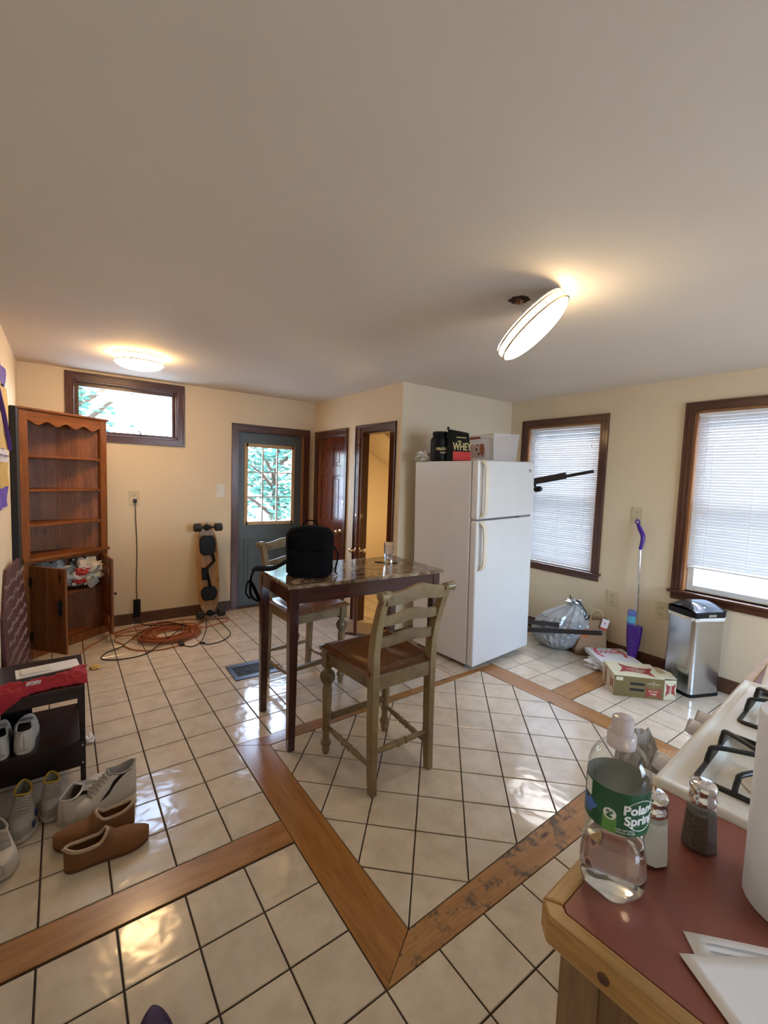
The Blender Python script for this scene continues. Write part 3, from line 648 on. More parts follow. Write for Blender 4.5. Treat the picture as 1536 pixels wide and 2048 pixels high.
# maroon sign with script leaning on left wall
sg = thing('wooden_sign', 'maroon board sign with pale script, leaning on the left wall behind the shoe rack', 'sign', (-.985, 2.68, 0.02), rot=(0, R(-3.5), 0))
sb = MB(); pts = [(-.42, 0), (.40, 0), (.36, .60), (.22, .86), (-.20, .86), (-.42, .62)]
MX = Matrix(((0, 0, 1, 0), (1, 0, 0, 0), (0, 1, 0, 0), (0, 0, 0, 1)))
sg.rotation_euler = (0, R(-2), R(-4))
sb.prism(pts, -.012, .006, MX).build('board', plain('maroon_board', (.085, .022, .022), .55, var=.3, vscale=12), sg, bevel=.003)
tx = MB(); rs = random.Random(4)
for row in range(9):
    yy = .77 - row * .085; pts = []; rs.seed(row * 5 + 1); ph = rs.random() * 6
    for k in range(64):
        x = -.34 + k * .0106; pts.append((.0085, x, yy + .026 * math.sin(k * (1.9 + .25 * math.sin(row)) + ph) * rs.random() + .006 * math.sin(k * .31 + ph)))
    tx.tube(pts, [.0026 + .0016 * rs.random() for _ in pts], 5, flat=.4)
tx.build('script_lettering', plain('pale_script', (.30, .20, .17), .7), sg)
# poster / jersey on the left wall
ps = thing('wall_flag', 'purple, gold and white cloth flag hanging on the left wall', 'flag', (XL + .004, 2.42, 0))
def cloth(y0, y1, z0, z1, seed=1):
    mb = MB(); mb.grid(lambda a, b: (.006 + .006 * math.sin(a * 17 + b * 3 + seed), y0 + (y1 - y0) * a, z0 + (z1 - z0) * b), 16, 10); return mb
pu = plain('flag_purple', (.13, .06, .42), .8); go = plain('flag_gold', (.62, .40, .08), .8); wh = plain('flag_white', (.68, .62, .6), .8)
hem = lambda a: .40 + .06 * math.sin(a)
cloth(-.5, .38, 1.98, 2.10).build('purple_band', pu, ps, solid=.002); cloth(-.5, .46, 1.80, 1.98, 2).build('gold_band', go, ps, solid=.002); cloth(-.5, .48, 1.60, 1.80, 3).build('gold_band', go, ps, solid=.002)
cloth(-.5, .40, 1.52, 1.60, 4).build('white_band', wh, ps, solid=.002); cloth(-.5, .44, 1.37, 1.52, 5).build('gold_band', go, ps, solid=.002); cloth(-.5, .36, 1.25, 1.37, 6).build('purple_band', pu, ps, solid=.002)
k = MB(); k.tube([(.017, -.3, 1.95), (.017, .1, 1.80), (.017, .35, 1.66), (.017, .42, 1.60)], .012, 6, flat=.3); k.tube([(.017, -.5, 1.56), (.017, .39, 1.56)], .006, 6, flat=.3); k.build('piping', pu, ps)
# ------------------------------------------------------------------ outlets, switch, register
def plate(name, label, cat, p, axis, mat, kind='duplex', w=.072, h=.118, sc=1.2):
    t = thing(name, label, cat, p); t.rotation_euler = (0, 0, 0 if axis == 'y' else R(-90)); t.scale = (1, 1, 1)
    w *= sc; h *= sc
    # local: faces -y
    bx('cover_plate', mat, -w / 2, w / 2, -.006, 0, -h / 2, h / 2, t, bevel=.002)
    f = MB(); s = MB()
    if kind == 'duplex':
        for z in (-.024 * sc, .024 * sc):
            f = MB(); s = MB(); f.box(-.017 * sc, .017 * sc, -.008, -.005, z - .014 * sc, z + .014 * sc)
            s.box(-.009, -.006, -.0085, -.007, z - .006, z + .007); s.box(.006, .009, -.0085, -.007, z - .005, z + .006); s.lathe([(.003, 0), (.003, .001)], 10, TR(0, -.0079, z - .011, rx=R(90)))
            fo = f.build('receptacle', mat, t, bevel=.001); s.build('slots', M['slot'], fo)
    else:
        f.box(-.017 * sc, .017 * sc, -.009, -.005, -.034 * sc, .034 * sc); f.build('rocker', mat, t, bevel=.002)
    return t
plate('wall_outlet', 'almond outlet high on the back wall with a black plug in it', 'outlet', (-.192, YB, 1.230), 'y', M['plate'])
plate('light_switch', 'white light switch plate beside the blue door', 'switch', (.613, YB, 1.310), 'y', M['whiteplate'], 'rocker')
plate('wall_outlet', 'almond outlet above the purple floor mop', 'outlet', (XR, .865, 1.263), 'x', M['plate'])
plate('wall_outlet', 'almond outlet low on the wall above the brown paper bag', 'outlet', (XR, 1.025, .503), 'x', M['plate'])
plate('wall_outlet', 'almond outlet just left of the trash can lid', 'outlet', (XR, .618, .500), 'x', M['plate'])
vt = thing('floor_register', 'black metal floor register set into the tiles left of the table', 'vent', (.245, 2.19, 0), R(-1))
k = MB()
for q in ((0, .35, 0, .035), (0, .35, .150, .185), (0, .035, .035, .150), (.315, .35, .035, .150)): k.box(q[0], q[1], q[2] * 1.5, q[3] * 1.5, 0, .006)
k.build('frame', plain('register_frame', (.045, .05, .065), .35, .6), vt, bevel=.002)
k = MB()
for i in range(20): k.box(.038 + i * .0140, .043 + i * .0140, .0525, .225, .0008, .005)
k.box(.035, .315, .135, .142, .001, .0055); k.build('louvres', M['iron'], vt); bx('duct', M['hide'], .034, .316, .052, .226, .0002, .0007, vt)
# ------------------------------------------------------------------ cords
pa = thing('power_adapter', 'black power brick hanging low on the back wall on its own thin cord', 'charger', (-.180, YB, 0))
bx('brick', M['black'], -.030, .030, -.050, -.016, .075, .245, pa, bevel=.005)
k = MB(); k.tube(spline([(-.008, -.022, 1.205), (-.008, -.045, 1.17), (-.004, -.022, 1.05), (.006, -.014, .75), (.0, -.018, .45), (.0, -.030, .245)], 8), .0038, 7); k.box(-.022, .006, -.030, -.009, 1.185, 1.222); k.build('cord', M['blackcord'], pa, smooth=50)
rc = random.Random(11)
def coil_pts():
    P = []
    cx, cy = .02, 3.40
    for k in range(16 * 10):
        a = k * .628; r_ = .19 + .05 * math.sin(k * .37) + rc.uniform(-.02, .02)
        P.append((cx + (r_ * 1.05) * math.cos(a) + .03 * math.sin(k * .11), cy + r_ * .95 * math.sin(a), .006 + .00022 * k + rc.uniform(0, .006)))
    return P
oc = MB()
ws = [(-.66, 3.27, .006), (-.60, 3.42, .006), (-.50, 3.55, .006), (-.42, 3.68, .006), (-.20, 3.80, .006), (.05, 3.82, .006), (.30, 3.78, .006), (.38, 3.66, .006), (.25, 3.56, .006), (0, 3.62, .01), (-.3, 3.66, .012), (-.40, 3.52, .006), (-.36, 3.38, .006), (-.30, 3.20, .006), (-.15, 3.08, .006), (.04, 3.10, .006), (.12, 3.24, .006), (-.05, 3.30, .012)] + coil_pts() + [(.15, 3.66, .02), (.0, 3.76, .012), (-.30, 3.74, .014), (-.38, 3.60, .012), (-.2, 3.50, .03), (.1, 3.78, .014), (.42, 3.70, .006), (.62, 3.60, .006), (.42, 3.48, .006), (.20, 3.44, .02)]
oc.tube(spline(ws, 4), .0052, 6); tag(oc.build('extension_cord', M['orange'], smooth=60), 'orange extension cord in a messy coil on the tiles below the back wall', 'cord')
bc = MB()
bc.tube(spline([(.18, 3.46, .05), (.0, 3.60, .07), (-.20, 3.45, .055), (-.36, 3.30, .012), (-.48, 3.22, .006), (-.52, 3.10, .006), (-.40, 3.02, .006), (-.22, 3.04, .006), (-.06, 3.20, .03), (.12, 3.38, .062), (.14, 3.50, .06), (-.1, 3.66, .04), (-.18, 3.862, .03)], 8), .0045, 6)
tag(bc.build('charging_cable', M['blackcord'], smooth=60), 'black cord looping out in front of the orange extension cord coil', 'cord')
bc = MB(); bc.tube(spline([(.40, 3.64, .05), (.36, 3.45, .006), (.27, 3.20, .006), (.20, 3.06, .006), (.12, 3.02, .006), (.06, 3.12, .006)], 8), .0042, 6); bc.box(.045, .085, 3.08, 3.16, .0, .018)
tag(bc.build('charging_cable', M['blackcord'], smooth=60), 'thin black cord running from the longboard to a plug beside the coil', 'cord')
bc = MB(); bc.tube(spline([(.48, 3.63, .05), (.52, 3.42, .006), (.50, 3.16, .006), (.38, 3.02, .006), (.27, 3.00, .006), (.21, 3.06, .006)], 8), .0042, 6); bc.lathe([(.008, 0), (.008, .03), (.004, .034)], 8, TR(.215, 3.06, .009, rx=R(90), rz=R(60)))
tag(bc.build('charging_cable', M['blackcord'], smooth=60), 'black charging cord curving over the tiles right of the longboard', 'cord')
# ------------------------------------------------------------------ electric longboard
lb = thing('electric_longboard', 'electric longboard standing on end against the back wall left of the blue door', 'longboard', (.452, 3.700, .012), rot=(R(-7.8), 0, R(1)))
def deck(t):   # half width along length
    return .112 * (1 - abs(2 * t - 1) ** 3.2) ** .5 * (1 - .18 * math.exp(-((t - .05) / .07) ** 2) - .18 * math.exp(-((t - .95) / .07) ** 2)) + .0005
k = MB(); rings = []
LEN = .985
for i in range(41):
    t = i / 40; w = deck(t); z = t * LEN; yb = .0 + .010 * math.sin(math.pi * t)
    rings.append([(-w, yb, z), (-w * .9, yb - .007, z), (w * .9, yb - .007, z), (w, yb, z), (w * .9, yb + .007, z), (-w * .9, yb + .007, z)])
k.loft(rings); k.build('deck', wood('maple_deck', (.22, .095, .024), (.37, .18, .05), (.46, .26, .09), 'Z', .4, scale=.7), lb, smooth=40)
for z0 in (.055, .930):
    tk = MB(); tk.lathe([(.030, 0), (.034, .010), (.028, .030), (.018, .040), (.001, .045)], 14, TR(0, -.008, z0, rx=R(90))); tk.cyl((-.085, -.058, z0), (.085, -.058, z0), .010); tk.box(-.03, .03, -.060, -.008, z0 - .018, z0 + .018); tk.cyl((-.125, -.058, z0), (.125, -.058, z0), .004)
    to = tk.build('truck', M['black'], lb, smooth=40)
    for s in (-1, 1):
        wz = MB(); Mx = TR(s * .103, -.058, z0, ry=R(90)); wz.lathe([(.012, -.034), (.036, -.034), (.042, -.026), (.042, .026), (.036, .034), (.012, .034), (.012, .028), (.0005, .027)], 24, Mx); wz.build('wheel', M['rubber'], lb, smooth=35)
def pod(name, zc, hz, hw, seed):
    k = MB(); c = .035
    pl = [(-hw + c, zc - hz), (hw - c, zc - hz), (hw - .006, zc - hz + c), (hw, zc), (hw - .004, zc + hz - c), (hw - c, zc + hz), (-hw + c, zc + hz), (-hw + .004, zc + hz - c), (-hw, zc), (-hw + .006, zc - hz + c)]
    k.prism(pl, .0, .030, Matrix(((1, 0, 0, 0), (0, 0, -1, -.002), (0, 1, 0, 0), (0, 0, 0, 1)))); return k.build(name, M['black'], lb, bevel=.008)
pod('battery_box', .745, .100, .080, 1); pod('motor_box', .255, .072, .080, 2)
k = MB(); k.tube([(.045, -.018, .655), (.062, -.018, .585), (-.010, -.018, .515), (-.032, -.018, .50)], .026, 8, flat=.5); k.box(-.062, .0, -.028, -.002, .395, .520); k.tube([(-.012, -.018, .46), (.002, -.018, .39), (.012, -.018, .325)], .026, 8, flat=.5); k.build('cable_cover', M['black'], lb, smooth=40)
# ------------------------------------------------------------------ table
TX, TY, TRZ, TW, TD, TZ = .193, 1.185, -.048, 1.056, .563, .926
tb = thing('pub_table', 'tall dark mahogany table with a glossy brown marble-look top', 'table', (TX, TY, 0), TRZ)
k = MB(); k.prism([(.004, 0), (TW - .004, 0), (TW, .004), (TW, TD - .004), (TW - .004, TD), (.004, TD), (0, TD - .004), (0, .004)], TZ - .020, TZ); k.build('tabletop', M['marble'], tb, bevel=.004)
e = .022
for q in ((e, TW - e, e, e + .02), (e, TW - e, TD - e - .02, TD - e), (e, e + .02, e + .02, TD - e - .02), (TW - e - .02, TW - e, e + .02, TD - e - .02)): bx('apron', M['mahog_x'], q[0], q[1], q[2], q[3], TZ - .108, TZ - .020, tb, bevel=.002)
for lx, ly in ((e + .022, e + .022), (TW - e - .022, e + .022), (e + .022, TD - e - .022), (TW - e - .022, TD - e - .022)):
    k = MB(); r0, r1 = .026, .019
    k.loft([[(lx + sx * r, ly + sy * r, z) for sx, sy in ((-1, -1), (1, -1), (1, 1), (-1, 1))] for z, r in ((0, r1), (TZ - .13, r0), (TZ - .021, r0))]); k.build('leg', M['mahog'], tb, bevel=.003)
# ------------------------------------------------------------------ counter chairs
SZ = .612
def turned(profile, Mx, seg=16): 
    k = MB(); k.lathe(profile, seg, Mx); return k
def make_chair():
    t = thing('counter_chair', '', 'chair')
    wb, wf, dp = .18, .20, .395
    def post(s):
        k = MB(); rings = []
        for z, y, w, d in ((0, -.012, .016, .020), (.12, -.004, .018, .022), (.35, .004, .019, .024), (SZ - .05, .006, .020, .025), (SZ + .08, .004, .020, .024), (SZ + .20, -.018, .0195, .022), (SZ + .30, -.050, .019, .020), (SZ + .375, -.083, .018, .018), (SZ + .392, -.092, .015, .013)):
            x = s * (wb + .012 * max(0, (z - SZ)) / .4)
            rings.append([(x - w, y - d, z), (x + w, y - d, z), (x + w, y + d, z), (x - w, y + d, z)])
        k.loft(rings); return k.build('back_leg', M['antique'], t, bevel=.004)
    for s in (-1, 1): post(s)
    for s in (-1, 1):
        k = MB(); x, y = s * wf, dp
        k.box(x - .025, x + .025, y - .025, y + .025, SZ - .125, SZ - .030)
        prof = [(.018, SZ - .125), (.021, SZ - .132), (.018, SZ - .140), (.024, SZ - .147), (.036, SZ - .165), (.038, SZ - .178), (.033, SZ - .200), (.022, SZ - .216), (.025, SZ - .222), (.022, SZ - .228), (.023, SZ - .235), (.027, SZ - .25), (.026, SZ - .30), (.021, .17), (.020, .15), (.024, .145), (.024, .135), (.019, .125), (.019, .085), (.027, .072), (.030, .062), (.027, .050), (.020, .042), (.021, .02), (.015, 0)]
        k.lathe(prof[::-1], 20, TR(x, y, 0))
        for i in range(12):   # gadroons on the ball
            a = i * math.pi / 6; k.tube([(x + math.cos(a) * r_, y + math.sin(a) * r_, z) for r_, z in ((.024, SZ - .150), (.036, SZ - .168), (.037, SZ - .180), (.031, SZ - .202), (.022, SZ - .214))], .0045, 5)
        k.build('front_leg', M['antique'], t, smooth=35)
    k = MB(); sw = [(-.232, dp + .035), (-.222, dp + .046), (.222, dp + .046), (.232, dp + .035), (.215, .012), (.175, .004), (-.175, .004), (-.215, .012)]
    def seat(a, b):
        x = -1 + 2 * a; y = b; w = .212 + .022 * y; z = SZ - .006 - .012 * (math.exp(-((abs(x) - .45) / .32) ** 2)) * math.exp(-((y - .45) / .35) ** 2) * 1.0
        ed = max(abs(x), abs(2 * y - 1)); z -= .010 * max(0, (ed - .93) / .07) ** 2
        return (x * w, .004 + y * (dp + .040), z)
    k.grid(seat, 28, 24)
    low = []
    for i in range(29): low.append(seat(i / 28, 0))
    for i in range(1, 25): low.append(seat(1, i / 24))
    for i in range(27, -1, -1): low.append(seat(i / 28, 1))
    for i in range(23, 0, -1): low.append(seat(0, i / 24))
    bt = [(p[0] * .985, .2 + (p[1] - .2) * .985, SZ - .036) for p in low]
    k.loft([low, bt], cap=False); k.add(bt, [tuple(range(len(bt)))[::-1]]); k.build('seat', M['seat'], t, smooth=50)
    bx('apron', M['antique'], -wf + .02, wf - .02, dp - .008, dp + .012, SZ - .105, SZ - .034, t, bevel=.003)
    bx('apron', M['antique'], -wb + .015, wb - .015, -.010, .012, SZ - .105, SZ - .034, t, bevel=.003)
    for s in (-1, 1):
        k = MB(); k.loft([[(s * wb - .010, .02, z), (s * wb + .010, .02, z), (s * wf + .010, dp - .02, z), (s * wf - .010, dp - .02, z)] for z in (SZ - .105, SZ - .034)]); k.build('apron', M['antique'], t, bevel=.003)
    def rail(name, zc, hh, y0, amp, th=.011, roll=False):
        k = MB(); rings = []
        W = wb - .010 + .012 * (zc - SZ) / .4 + .006
        for i in range(25):
            a = -1 + 2 * i / 24; x = a * W; arch = amp * math.exp(-(a / .48) ** 2); up = zc + hh / 2 + arch; lo = zc - hh / 2 + arch * .55; y = y0 - .016 * (1 - a * a)
            rings.append([(x, y - th, lo), (x, y + th, lo), (x, y + th * .9, up - .004), (x, y + th * .4, up), (x, y - th * .4, up), (x, y - th * .9, up - .004)])
        k.loft(rings)
        if roll:
            for s in (-1, 1):
                k.lathe([(.017, -.030), (.020, -.026), (.017, -.020), (.015, -.012), (.019, -.006), (.019, .022), (.024, .028), (.024, .034), (.016, .038), (.001, .040)], 16, TR(s * (W + .006), y0 - .004, zc + .018, ry=s * R(90)))
        return k.build(name, M['antique'], t, smooth=40)
    rail('top_rail', SZ + .352, .058, -.080, .030, .012, True)
    rail('back_slat', SZ + .235, .045, -.028, .024); rail('back_slat', SZ + .125, .045, -.002, .024)
    def stretch(name, a, b, flat=False):
        a = Vector(a); b = Vector(b); L_ = (b - a).length
        Mx = Matrix.Translation(a) @ (b - a).to_track_quat('Z', 'Y').to_matrix().to_4x4()
        k = MB()
        if flat: k.box(-.011, .011, -.014, .014, 0, L_, Mx)
        else: k.lathe([(r_, z * L_) for r_, z in ((.007, 0), (.010, .06), (.016, .33), (.013, .40), (.019, .43), (.013, .46), (.017, .50), (.013, .54), (.019, .57), (.013, .60), (.016, .67), (.010, .94), (.007, 1))], 14, Mx)
        return k.build(name, M['antique'], t, smooth=40)
    for s in (-1, 1): stretch('stretcher', (s * wb, .006, .13), (s * wf, dp, .155))
    stretch('stretcher', (-wb, 0, .20), (wb, 0, .20)); stretch('stretcher', (-wf, dp, .20), (wf, dp, .20), True)
    return t
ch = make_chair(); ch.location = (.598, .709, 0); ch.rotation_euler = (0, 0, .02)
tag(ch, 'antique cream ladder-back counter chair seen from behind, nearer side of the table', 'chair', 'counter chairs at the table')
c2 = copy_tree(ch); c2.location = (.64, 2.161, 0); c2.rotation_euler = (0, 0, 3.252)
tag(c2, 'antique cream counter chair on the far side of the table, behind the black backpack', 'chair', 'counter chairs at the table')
# ------------------------------------------------------------------ backpack
bk = thing('backpack', 'black backpack standing upright on the left end of the table', 'backpack', (.425, 1.415, TZ), R(-28))
def body(w, d, h, y0=0, z0=0, p=3.2, top=.35):
    rings = []
    for i in range(25):
        t = i / 24; 
        s = 1 - .06 * (1 - t) - (0 if t < 1 - top else (1 - math.sqrt(max(0, 1 - ((t - 1 + top) / top) ** 2.6))) * .55)
        if i == 24: s *= .75
        if i == 0: s *= .9
        ring = []
        for k_ in range(36):
            a = 2 * math.pi * k_ / 36; c_, s_ = math.cos(a), math.sin(a)
            r_ = (abs(c_) ** p + abs(s_) ** p) ** (-1 / p); wob = 1 + .02 * noise.noise(Vector((c_ * 2, s_ * 2, t * 5)))
            ring.append((c_ * r_ * w / 2 * s * wob, y0 + s_ * r_ * d / 2 * (s * .7 + .3) * wob, z0 + h * (t ** .9)))
        rings.append(ring)
    return MB().loft(rings)
body(.285, .185, .285, p=2.8).build('main_compartment', M['fabric_black'], bk, smooth=50)
body(.235, .07, .145, -.105, .008, 2.6, .3).build('front_pocket', M['fabric_black'], bk, smooth=50)
body(.215, .045, .10, -.095, .155, 2.6, .4).build('front_pocket', M['fabric_black'], bk, smooth=50)
k = MB(); k.tube(spline([(-.04, -.01, .275), (-.03, -.01, .312), (.03, -.01, .312), (.04, -.01, .275)], 6), .008, 8, flat=.5); k.build('grab_handle', M['fabric_black'], bk, smooth=50)
k = MB(); k.tube(spline([(.125, .0, .18), (.165, -.02, .12), (.15, -.03, .03), (.16, -.05, .012)], 6), .010, 6, flat=.4); k.build('compression_strap', M['fabric_black'], bk, smooth=50); k = MB()
k.tube(spline([(-.12, .02, .08), (-.20, .0, .035), (-.27, .06, .016), (-.33, .115, .006)], 6), .030, 8, flat=.28)
k.build('shoulder_strap', M['fabric_black'], bk, smooth=50)
k = MB(); k.tube(spline([(-.33, .115, -.004), (-.352, .12, -.05), (-.352, .12, -.16), (-.30, .10, -.19), (-.34, .115, -.10), (-.37, .13, -.08), (-.385, .14, -.15), (-.355, .125, -.185)], 6), .011, 6, flat=.5); k.build('webbing_strap', M['fabric_black'], bk, smooth=50)
k = MB(); k.tube([(-.118 + .236 * i / 20, -.128 + .012 * abs(i - 10) / 10, .150 + .010 * math.sin(i * .3)) for i in range(21)], .0025, 6); k.build('zipper', M['black'], bk)
# tumbler
gl = thing('drinking_glass', 'fluted clear tumbler on the right half of the tabletop', 'glass', (1.068, 1.500, TZ + .0005))
def fl(r_, z, out=True, n=72):
    return [((r_ + (.0012 * math.cos(18 * a) if out and .02 < z < .115 else 0)) * math.cos(a), (r_ + (.0012 * math.cos(18 * a) if out and .02 < z < .115 else 0)) * math.sin(a), z) for a in [2 * math.pi * i / n for i in range(n)]]
k = MB(); k.loft([fl(.0255, 0), fl(.027, .003), fl(.0285, .03), fl(.0335, .11), fl(.0345, .136), fl(.0335, .1365), fl(.0325, .11, 0), fl(.0265, .03, 0), fl(.024, .018, 0), fl(.005, .016, 0)]); k.build('tumbler', M['glass'], gl, smooth=60)
k = MB(); k.tube([(.985, 1.545, TZ + .003), (1.01, 1.515, TZ + .003), (1.028, 1.49, TZ + .003)], .0032, 6); tag(k.build('hair_tie', M['black']), 'thin dark stick lying left of the tumbler on the table', 'stick')
k = MB(); k.tube(spline([(1.062, 1.455, TZ + .003), (1.085, 1.445, TZ + .004), (1.11, 1.462, TZ + .003), (1.075, 1.450, TZ + .004), (1.10, 1.435, TZ + .003)], 6), .0026, 6); tag(k.build('key', M['black']), 'small dark metal bit lying in front of the tumbler on the table', 'key')
# ------------------------------------------------------------------ refrigerator
fr = thing('refrigerator', 'white top-freezer refrigerator in the alcove', 'refrigerator', (1.853, 1.392, 0), rot=(0, R(-1.75), .054))
FW, FD, FH, DT, ZS = .753, .70, 1.667, .068, 1.205
bx('cabinet_body', M['fridge'], 0, FW, DT + .004, FD, .035, FH - .006, fr, bevel=.006)
bx('gasket', M['gasket'], .012, FW - .012, DT - .006, DT + .006, .045, FH - .012, fr)
bx('freezer_door', M['fridge'], 0, FW, 0, DT - .004, ZS + .006, FH, fr, bevel=.012); bx('fridge_door', M['fridge'], 0, FW, 0, DT - .004, .035, ZS - .006, fr, bevel=.012)
k = MB(); k.cyl((.04, DT + .03, 0), (.04, DT + .03, .04), .018); k.cyl((FW - .04, DT + .03, 0), (FW - .04, DT + .03, .04), .018); k.cyl((.04, FD - .04, 0), (.04, FD - .04, .04), .018); k.cyl((FW - .04, FD - .04, 0), (FW - .04, FD - .04, .04), .018); k.build('levelling_foot', M['gasket'], fr)
bx('kick_grille', M['gasket'], .03, FW - .03, DT + .02, DT + .04, .012, .036, fr)
def fhandle(z0, z1, top):
    k = MB(); xa = .048
    pts = [(xa, .004, z1), (xa, -.030, z1 - .03), (xa, -.044, z1 - .08), (xa, -.046, (z0 + z1) / 2), (xa, -.044, z0 + .08), (xa, -.030, z0 + .03), (xa, .004, z0)]
    pp = spline(pts, 6); n = len(pp); rings = []
    for i, p in enumerate(pp):
        t = i / (n - 1); w = .020 + .010 * (abs(2 * t - 1) ** 4)
        a = pp[max(0, i - 1)]; b = pp[min(n - 1, i + 1)]; tn = (b - a).normalized(); nr = Vector((0, -tn.z, tn.y)); 
        rings.append([p + Vector((-w, 0, 0)) - nr * .008, p + Vector((w, 0, 0)) - nr * .008, p + Vector((w * .8, 0, 0)) + nr * .008, p + Vector((-w * .8, 0, 0)) + nr * .008])
    k.loft(rings); o = k.build('handle', M['fhandle'], fr, bevel=.004); return o
fhandle(ZS + .020, FH - .004, True); fhandle(ZS - .395, ZS - .016, False)
k = MB(); k.lathe([(.014, 0), (.014, .003), (.0005, .004)], 20, TR(FW - .075, 0, FH - .075, rx=R(90))); k.build('badge', M['steel'], fr, smooth=40)
k = MB(); k.text('GE', .016, TR(FW - .075, -.0042, FH - .075, rx=R(90)), .0003); k.build('badge_lettering', M['gasket'], fr)
k = MB(); k.box(FW - .20, FW - .03, .004, .02, ZS - .004, ZS + .004); k.build('hinge', M['gasket'], fr)
k = MB(); k.lathe([(.016, 0), (.016, .012), (.001, .014)], 14, TR(.01, FD - .05, FH - .03, ry=R(-90))); k.build('hinge_cover', M['fhandle'], fr)
FZ = FH - .006
def fr_w(x, y, z=FZ):
    return tuple((Matrix.Translation(fr.location) @ fr.rotation_euler.to_matrix().to_4x4()) @ Vector((x, y, z)))
FT = fr.rotation_euler.copy()
# jar
def on_fridge(name, label, cat, x, y, rz=0):
    p = fr_w(x, y, FZ + .0012); o = thing(name, label, cat, p); o.rotation_euler = (0, R(-1.75), .054 + rz); return o
jr = on_fridge('supplement_jar', 'round black supplement jar with gold lettering on top of the refrigerator', 'jar', .075, .48)
k = MB(); k.lathe([(.070, 0), (.078, .006), (.080, .02), (.080, .165), (.076, .185), (.060, .205), (.058, .215)], 36); k.build('jar_body', M['black'], jr, smooth=40)
k = MB(); k.lathe([(.062, 0), (.064, .003), (.064, .030), (.060, .034), (.001, .035)], 36, TR(0, 0, .213)); k.build('lid', M['black'], jr, smooth=40)
k = MB(); wrap = lambda rad, a0: (lambda p: (rad * math.sin(p[0] / rad + a0), -rad * math.cos(p[0] / rad + a0) - p[2], p[1]))
k.text('PROTEIN', .030, TR(0, 0, .100), .0005, .0012, fn=wrap(.0808, -.42), sx=1.0); k.text('POWDER', .014, TR(0, 0, .070), .0005, .0005, fn=wrap(.0808, -.42)); k.build('lettering', M['gold'], jr)
# pouch
pc = on_fridge('protein_pouch', 'tall black and red protein powder pouch between the jar and the clear bin', 'pouch', .17, .36, R(-4))
k = MB(); rings = []
for i in range(17):
    t = i / 16; z = .255 * t; dd = .045 * math.sqrt(max(.0, 1 - t ** 1.6)) + .002; ww = .125 - .006 * math.sin(t * 3.1); sl_ = .012 * (1 - 2 * 0)
    rings.append([(-ww, 0, z + .012 * t), (-ww * .82, -dd, z + .004 * t), (ww * .82, -dd, z - .010 * t), (ww, 0, z - .016 * t), (ww * .82, dd, z - .010 * t), (-ww * .82, dd, z + .004 * t)])
k.loft(rings); k.box(-.128, -.108, -.004, .004, .255, .280); k.build('bag', M['black'], pc, smooth=30, bevel=.003)
k = MB(); k.box(-.102, .102, -.0478, -.043, .006, .080); k.build('red_panel', M['redlabel'], pc)
k = MB(); k.text('WHEY', .085, TR(0.0, -.0455, .118, rx=R(90)), .0014, .002, sx=.85); k.text('100%', .018, TR(-.03, -.0415, .163, rx=R(90)), .0030, .0004); k.text('GOLD STANDARD', .013, TR(-.01, -.0440, .195, rx=R(90)), .003, .0004)
k.build('lettering', M['gold'], pc)
# clear bin with label
bn = on_fridge('storage_bin', 'translucent plastic bin with a printed food label on top of the refrigerator', 'bin', .405, .175, -.205 - .054)
bw, bd, bh, fl_ = .235, .367, .235, .020
k = MB(); k.loft([[(0, 0, 0), (bw, 0, 0), (bw, bd, 0), (0, bd, 0)], [(-fl_, -fl_, bh), (bw + fl_, -fl_, bh), (bw + fl_, bd + fl_, bh), (-fl_, bd + fl_, bh)]], cap=False); k.add([(0, 0, 0), (bw, 0, 0), (bw, bd, 0), (0, bd, 0)], [(0, 1, 2, 3)])
k.build('tub', M['bin'], bn, solid=.0025)
k = MB(); r_ = [(-fl_ - .008, -fl_ - .008), (bw + fl_ + .008, -fl_ - .008), (bw + fl_ + .008, bd + fl_ + .008), (-fl_ - .008, bd + fl_ + .008)]; ri = [(-fl_, -fl_), (bw + fl_, -fl_), (bw + fl_, bd + fl_), (-fl_, bd + fl_)]
k.loft([[(*p, bh - .010) for p in r_], [(*p, bh) for p in r_], [(*p, bh) for p in ri], [(*p, bh - .010) for p in ri], [(*p, bh - .010) for p in r_]], cap=False); k.build('rim', M['bin'], bn)
lbm = TR(-.013, .19, .125, rz=R(-90)) @ Matrix.Rotation(R(90), 4, 'X')   # label on the left face; local x runs to +y -> reads along the face
th_ = math.atan2(fl_, bh); LF = Matrix.Translation((-.0125, .215, .118)) @ Matrix.Rotation(-th_, 4, 'Y') @ Matrix(((0, 0, -1, 0), (-1, 0, 0, 0), (0, 1, 0, 0), (0, 0, 0, 1)))
k = MB(); k.box(-.095, .105, -.080, .040, .0, .0015, LF); k.build('label', plain('pink_label', (.62, .48, .48), .5), bn)
k = MB(); k.box(-.10, .055, .085, .103, .0, .003, LF); k.build('label_stripe', M['logo_red'], bn)
k = MB(); k.lathe([(.052, 0), (.050, .001), (.001, .0015)], 24, LF @ TR(.105 - .035, -.01, .0016) @ Matrix.Diagonal((.65, 1, 1, 1))); k.lathe([(.018, 0), (.001, .001)], 16, LF @ TR(.012, .032, .0016) @ Matrix.Diagonal((1, .5, 1, 1))); k.build('label_food', M['orangefood'], bn)
k = MB()
for x, y in ((-.01, -.005), (.018, -.045)): k.lathe([(.014, 0), (.001, .001)], 16, LF @ TR(x, y, .0016))
k.build('label_food', M['suede_dk'], bn)
# crumpled white plastic
k = MB(); k.ico(crumple((0, 0, 0), (.062, .060, .045), 12, amp=.8, freq=2.0, flat=-.03), 4); o = k.build('plastic_wrap', M['plasticbag'], smooth=25); o.location = fr_w(.02, .625, FZ + .034); tag(o, 'crumpled white plastic wrap at the back left corner of the refrigerator top', 'plastic wrap')
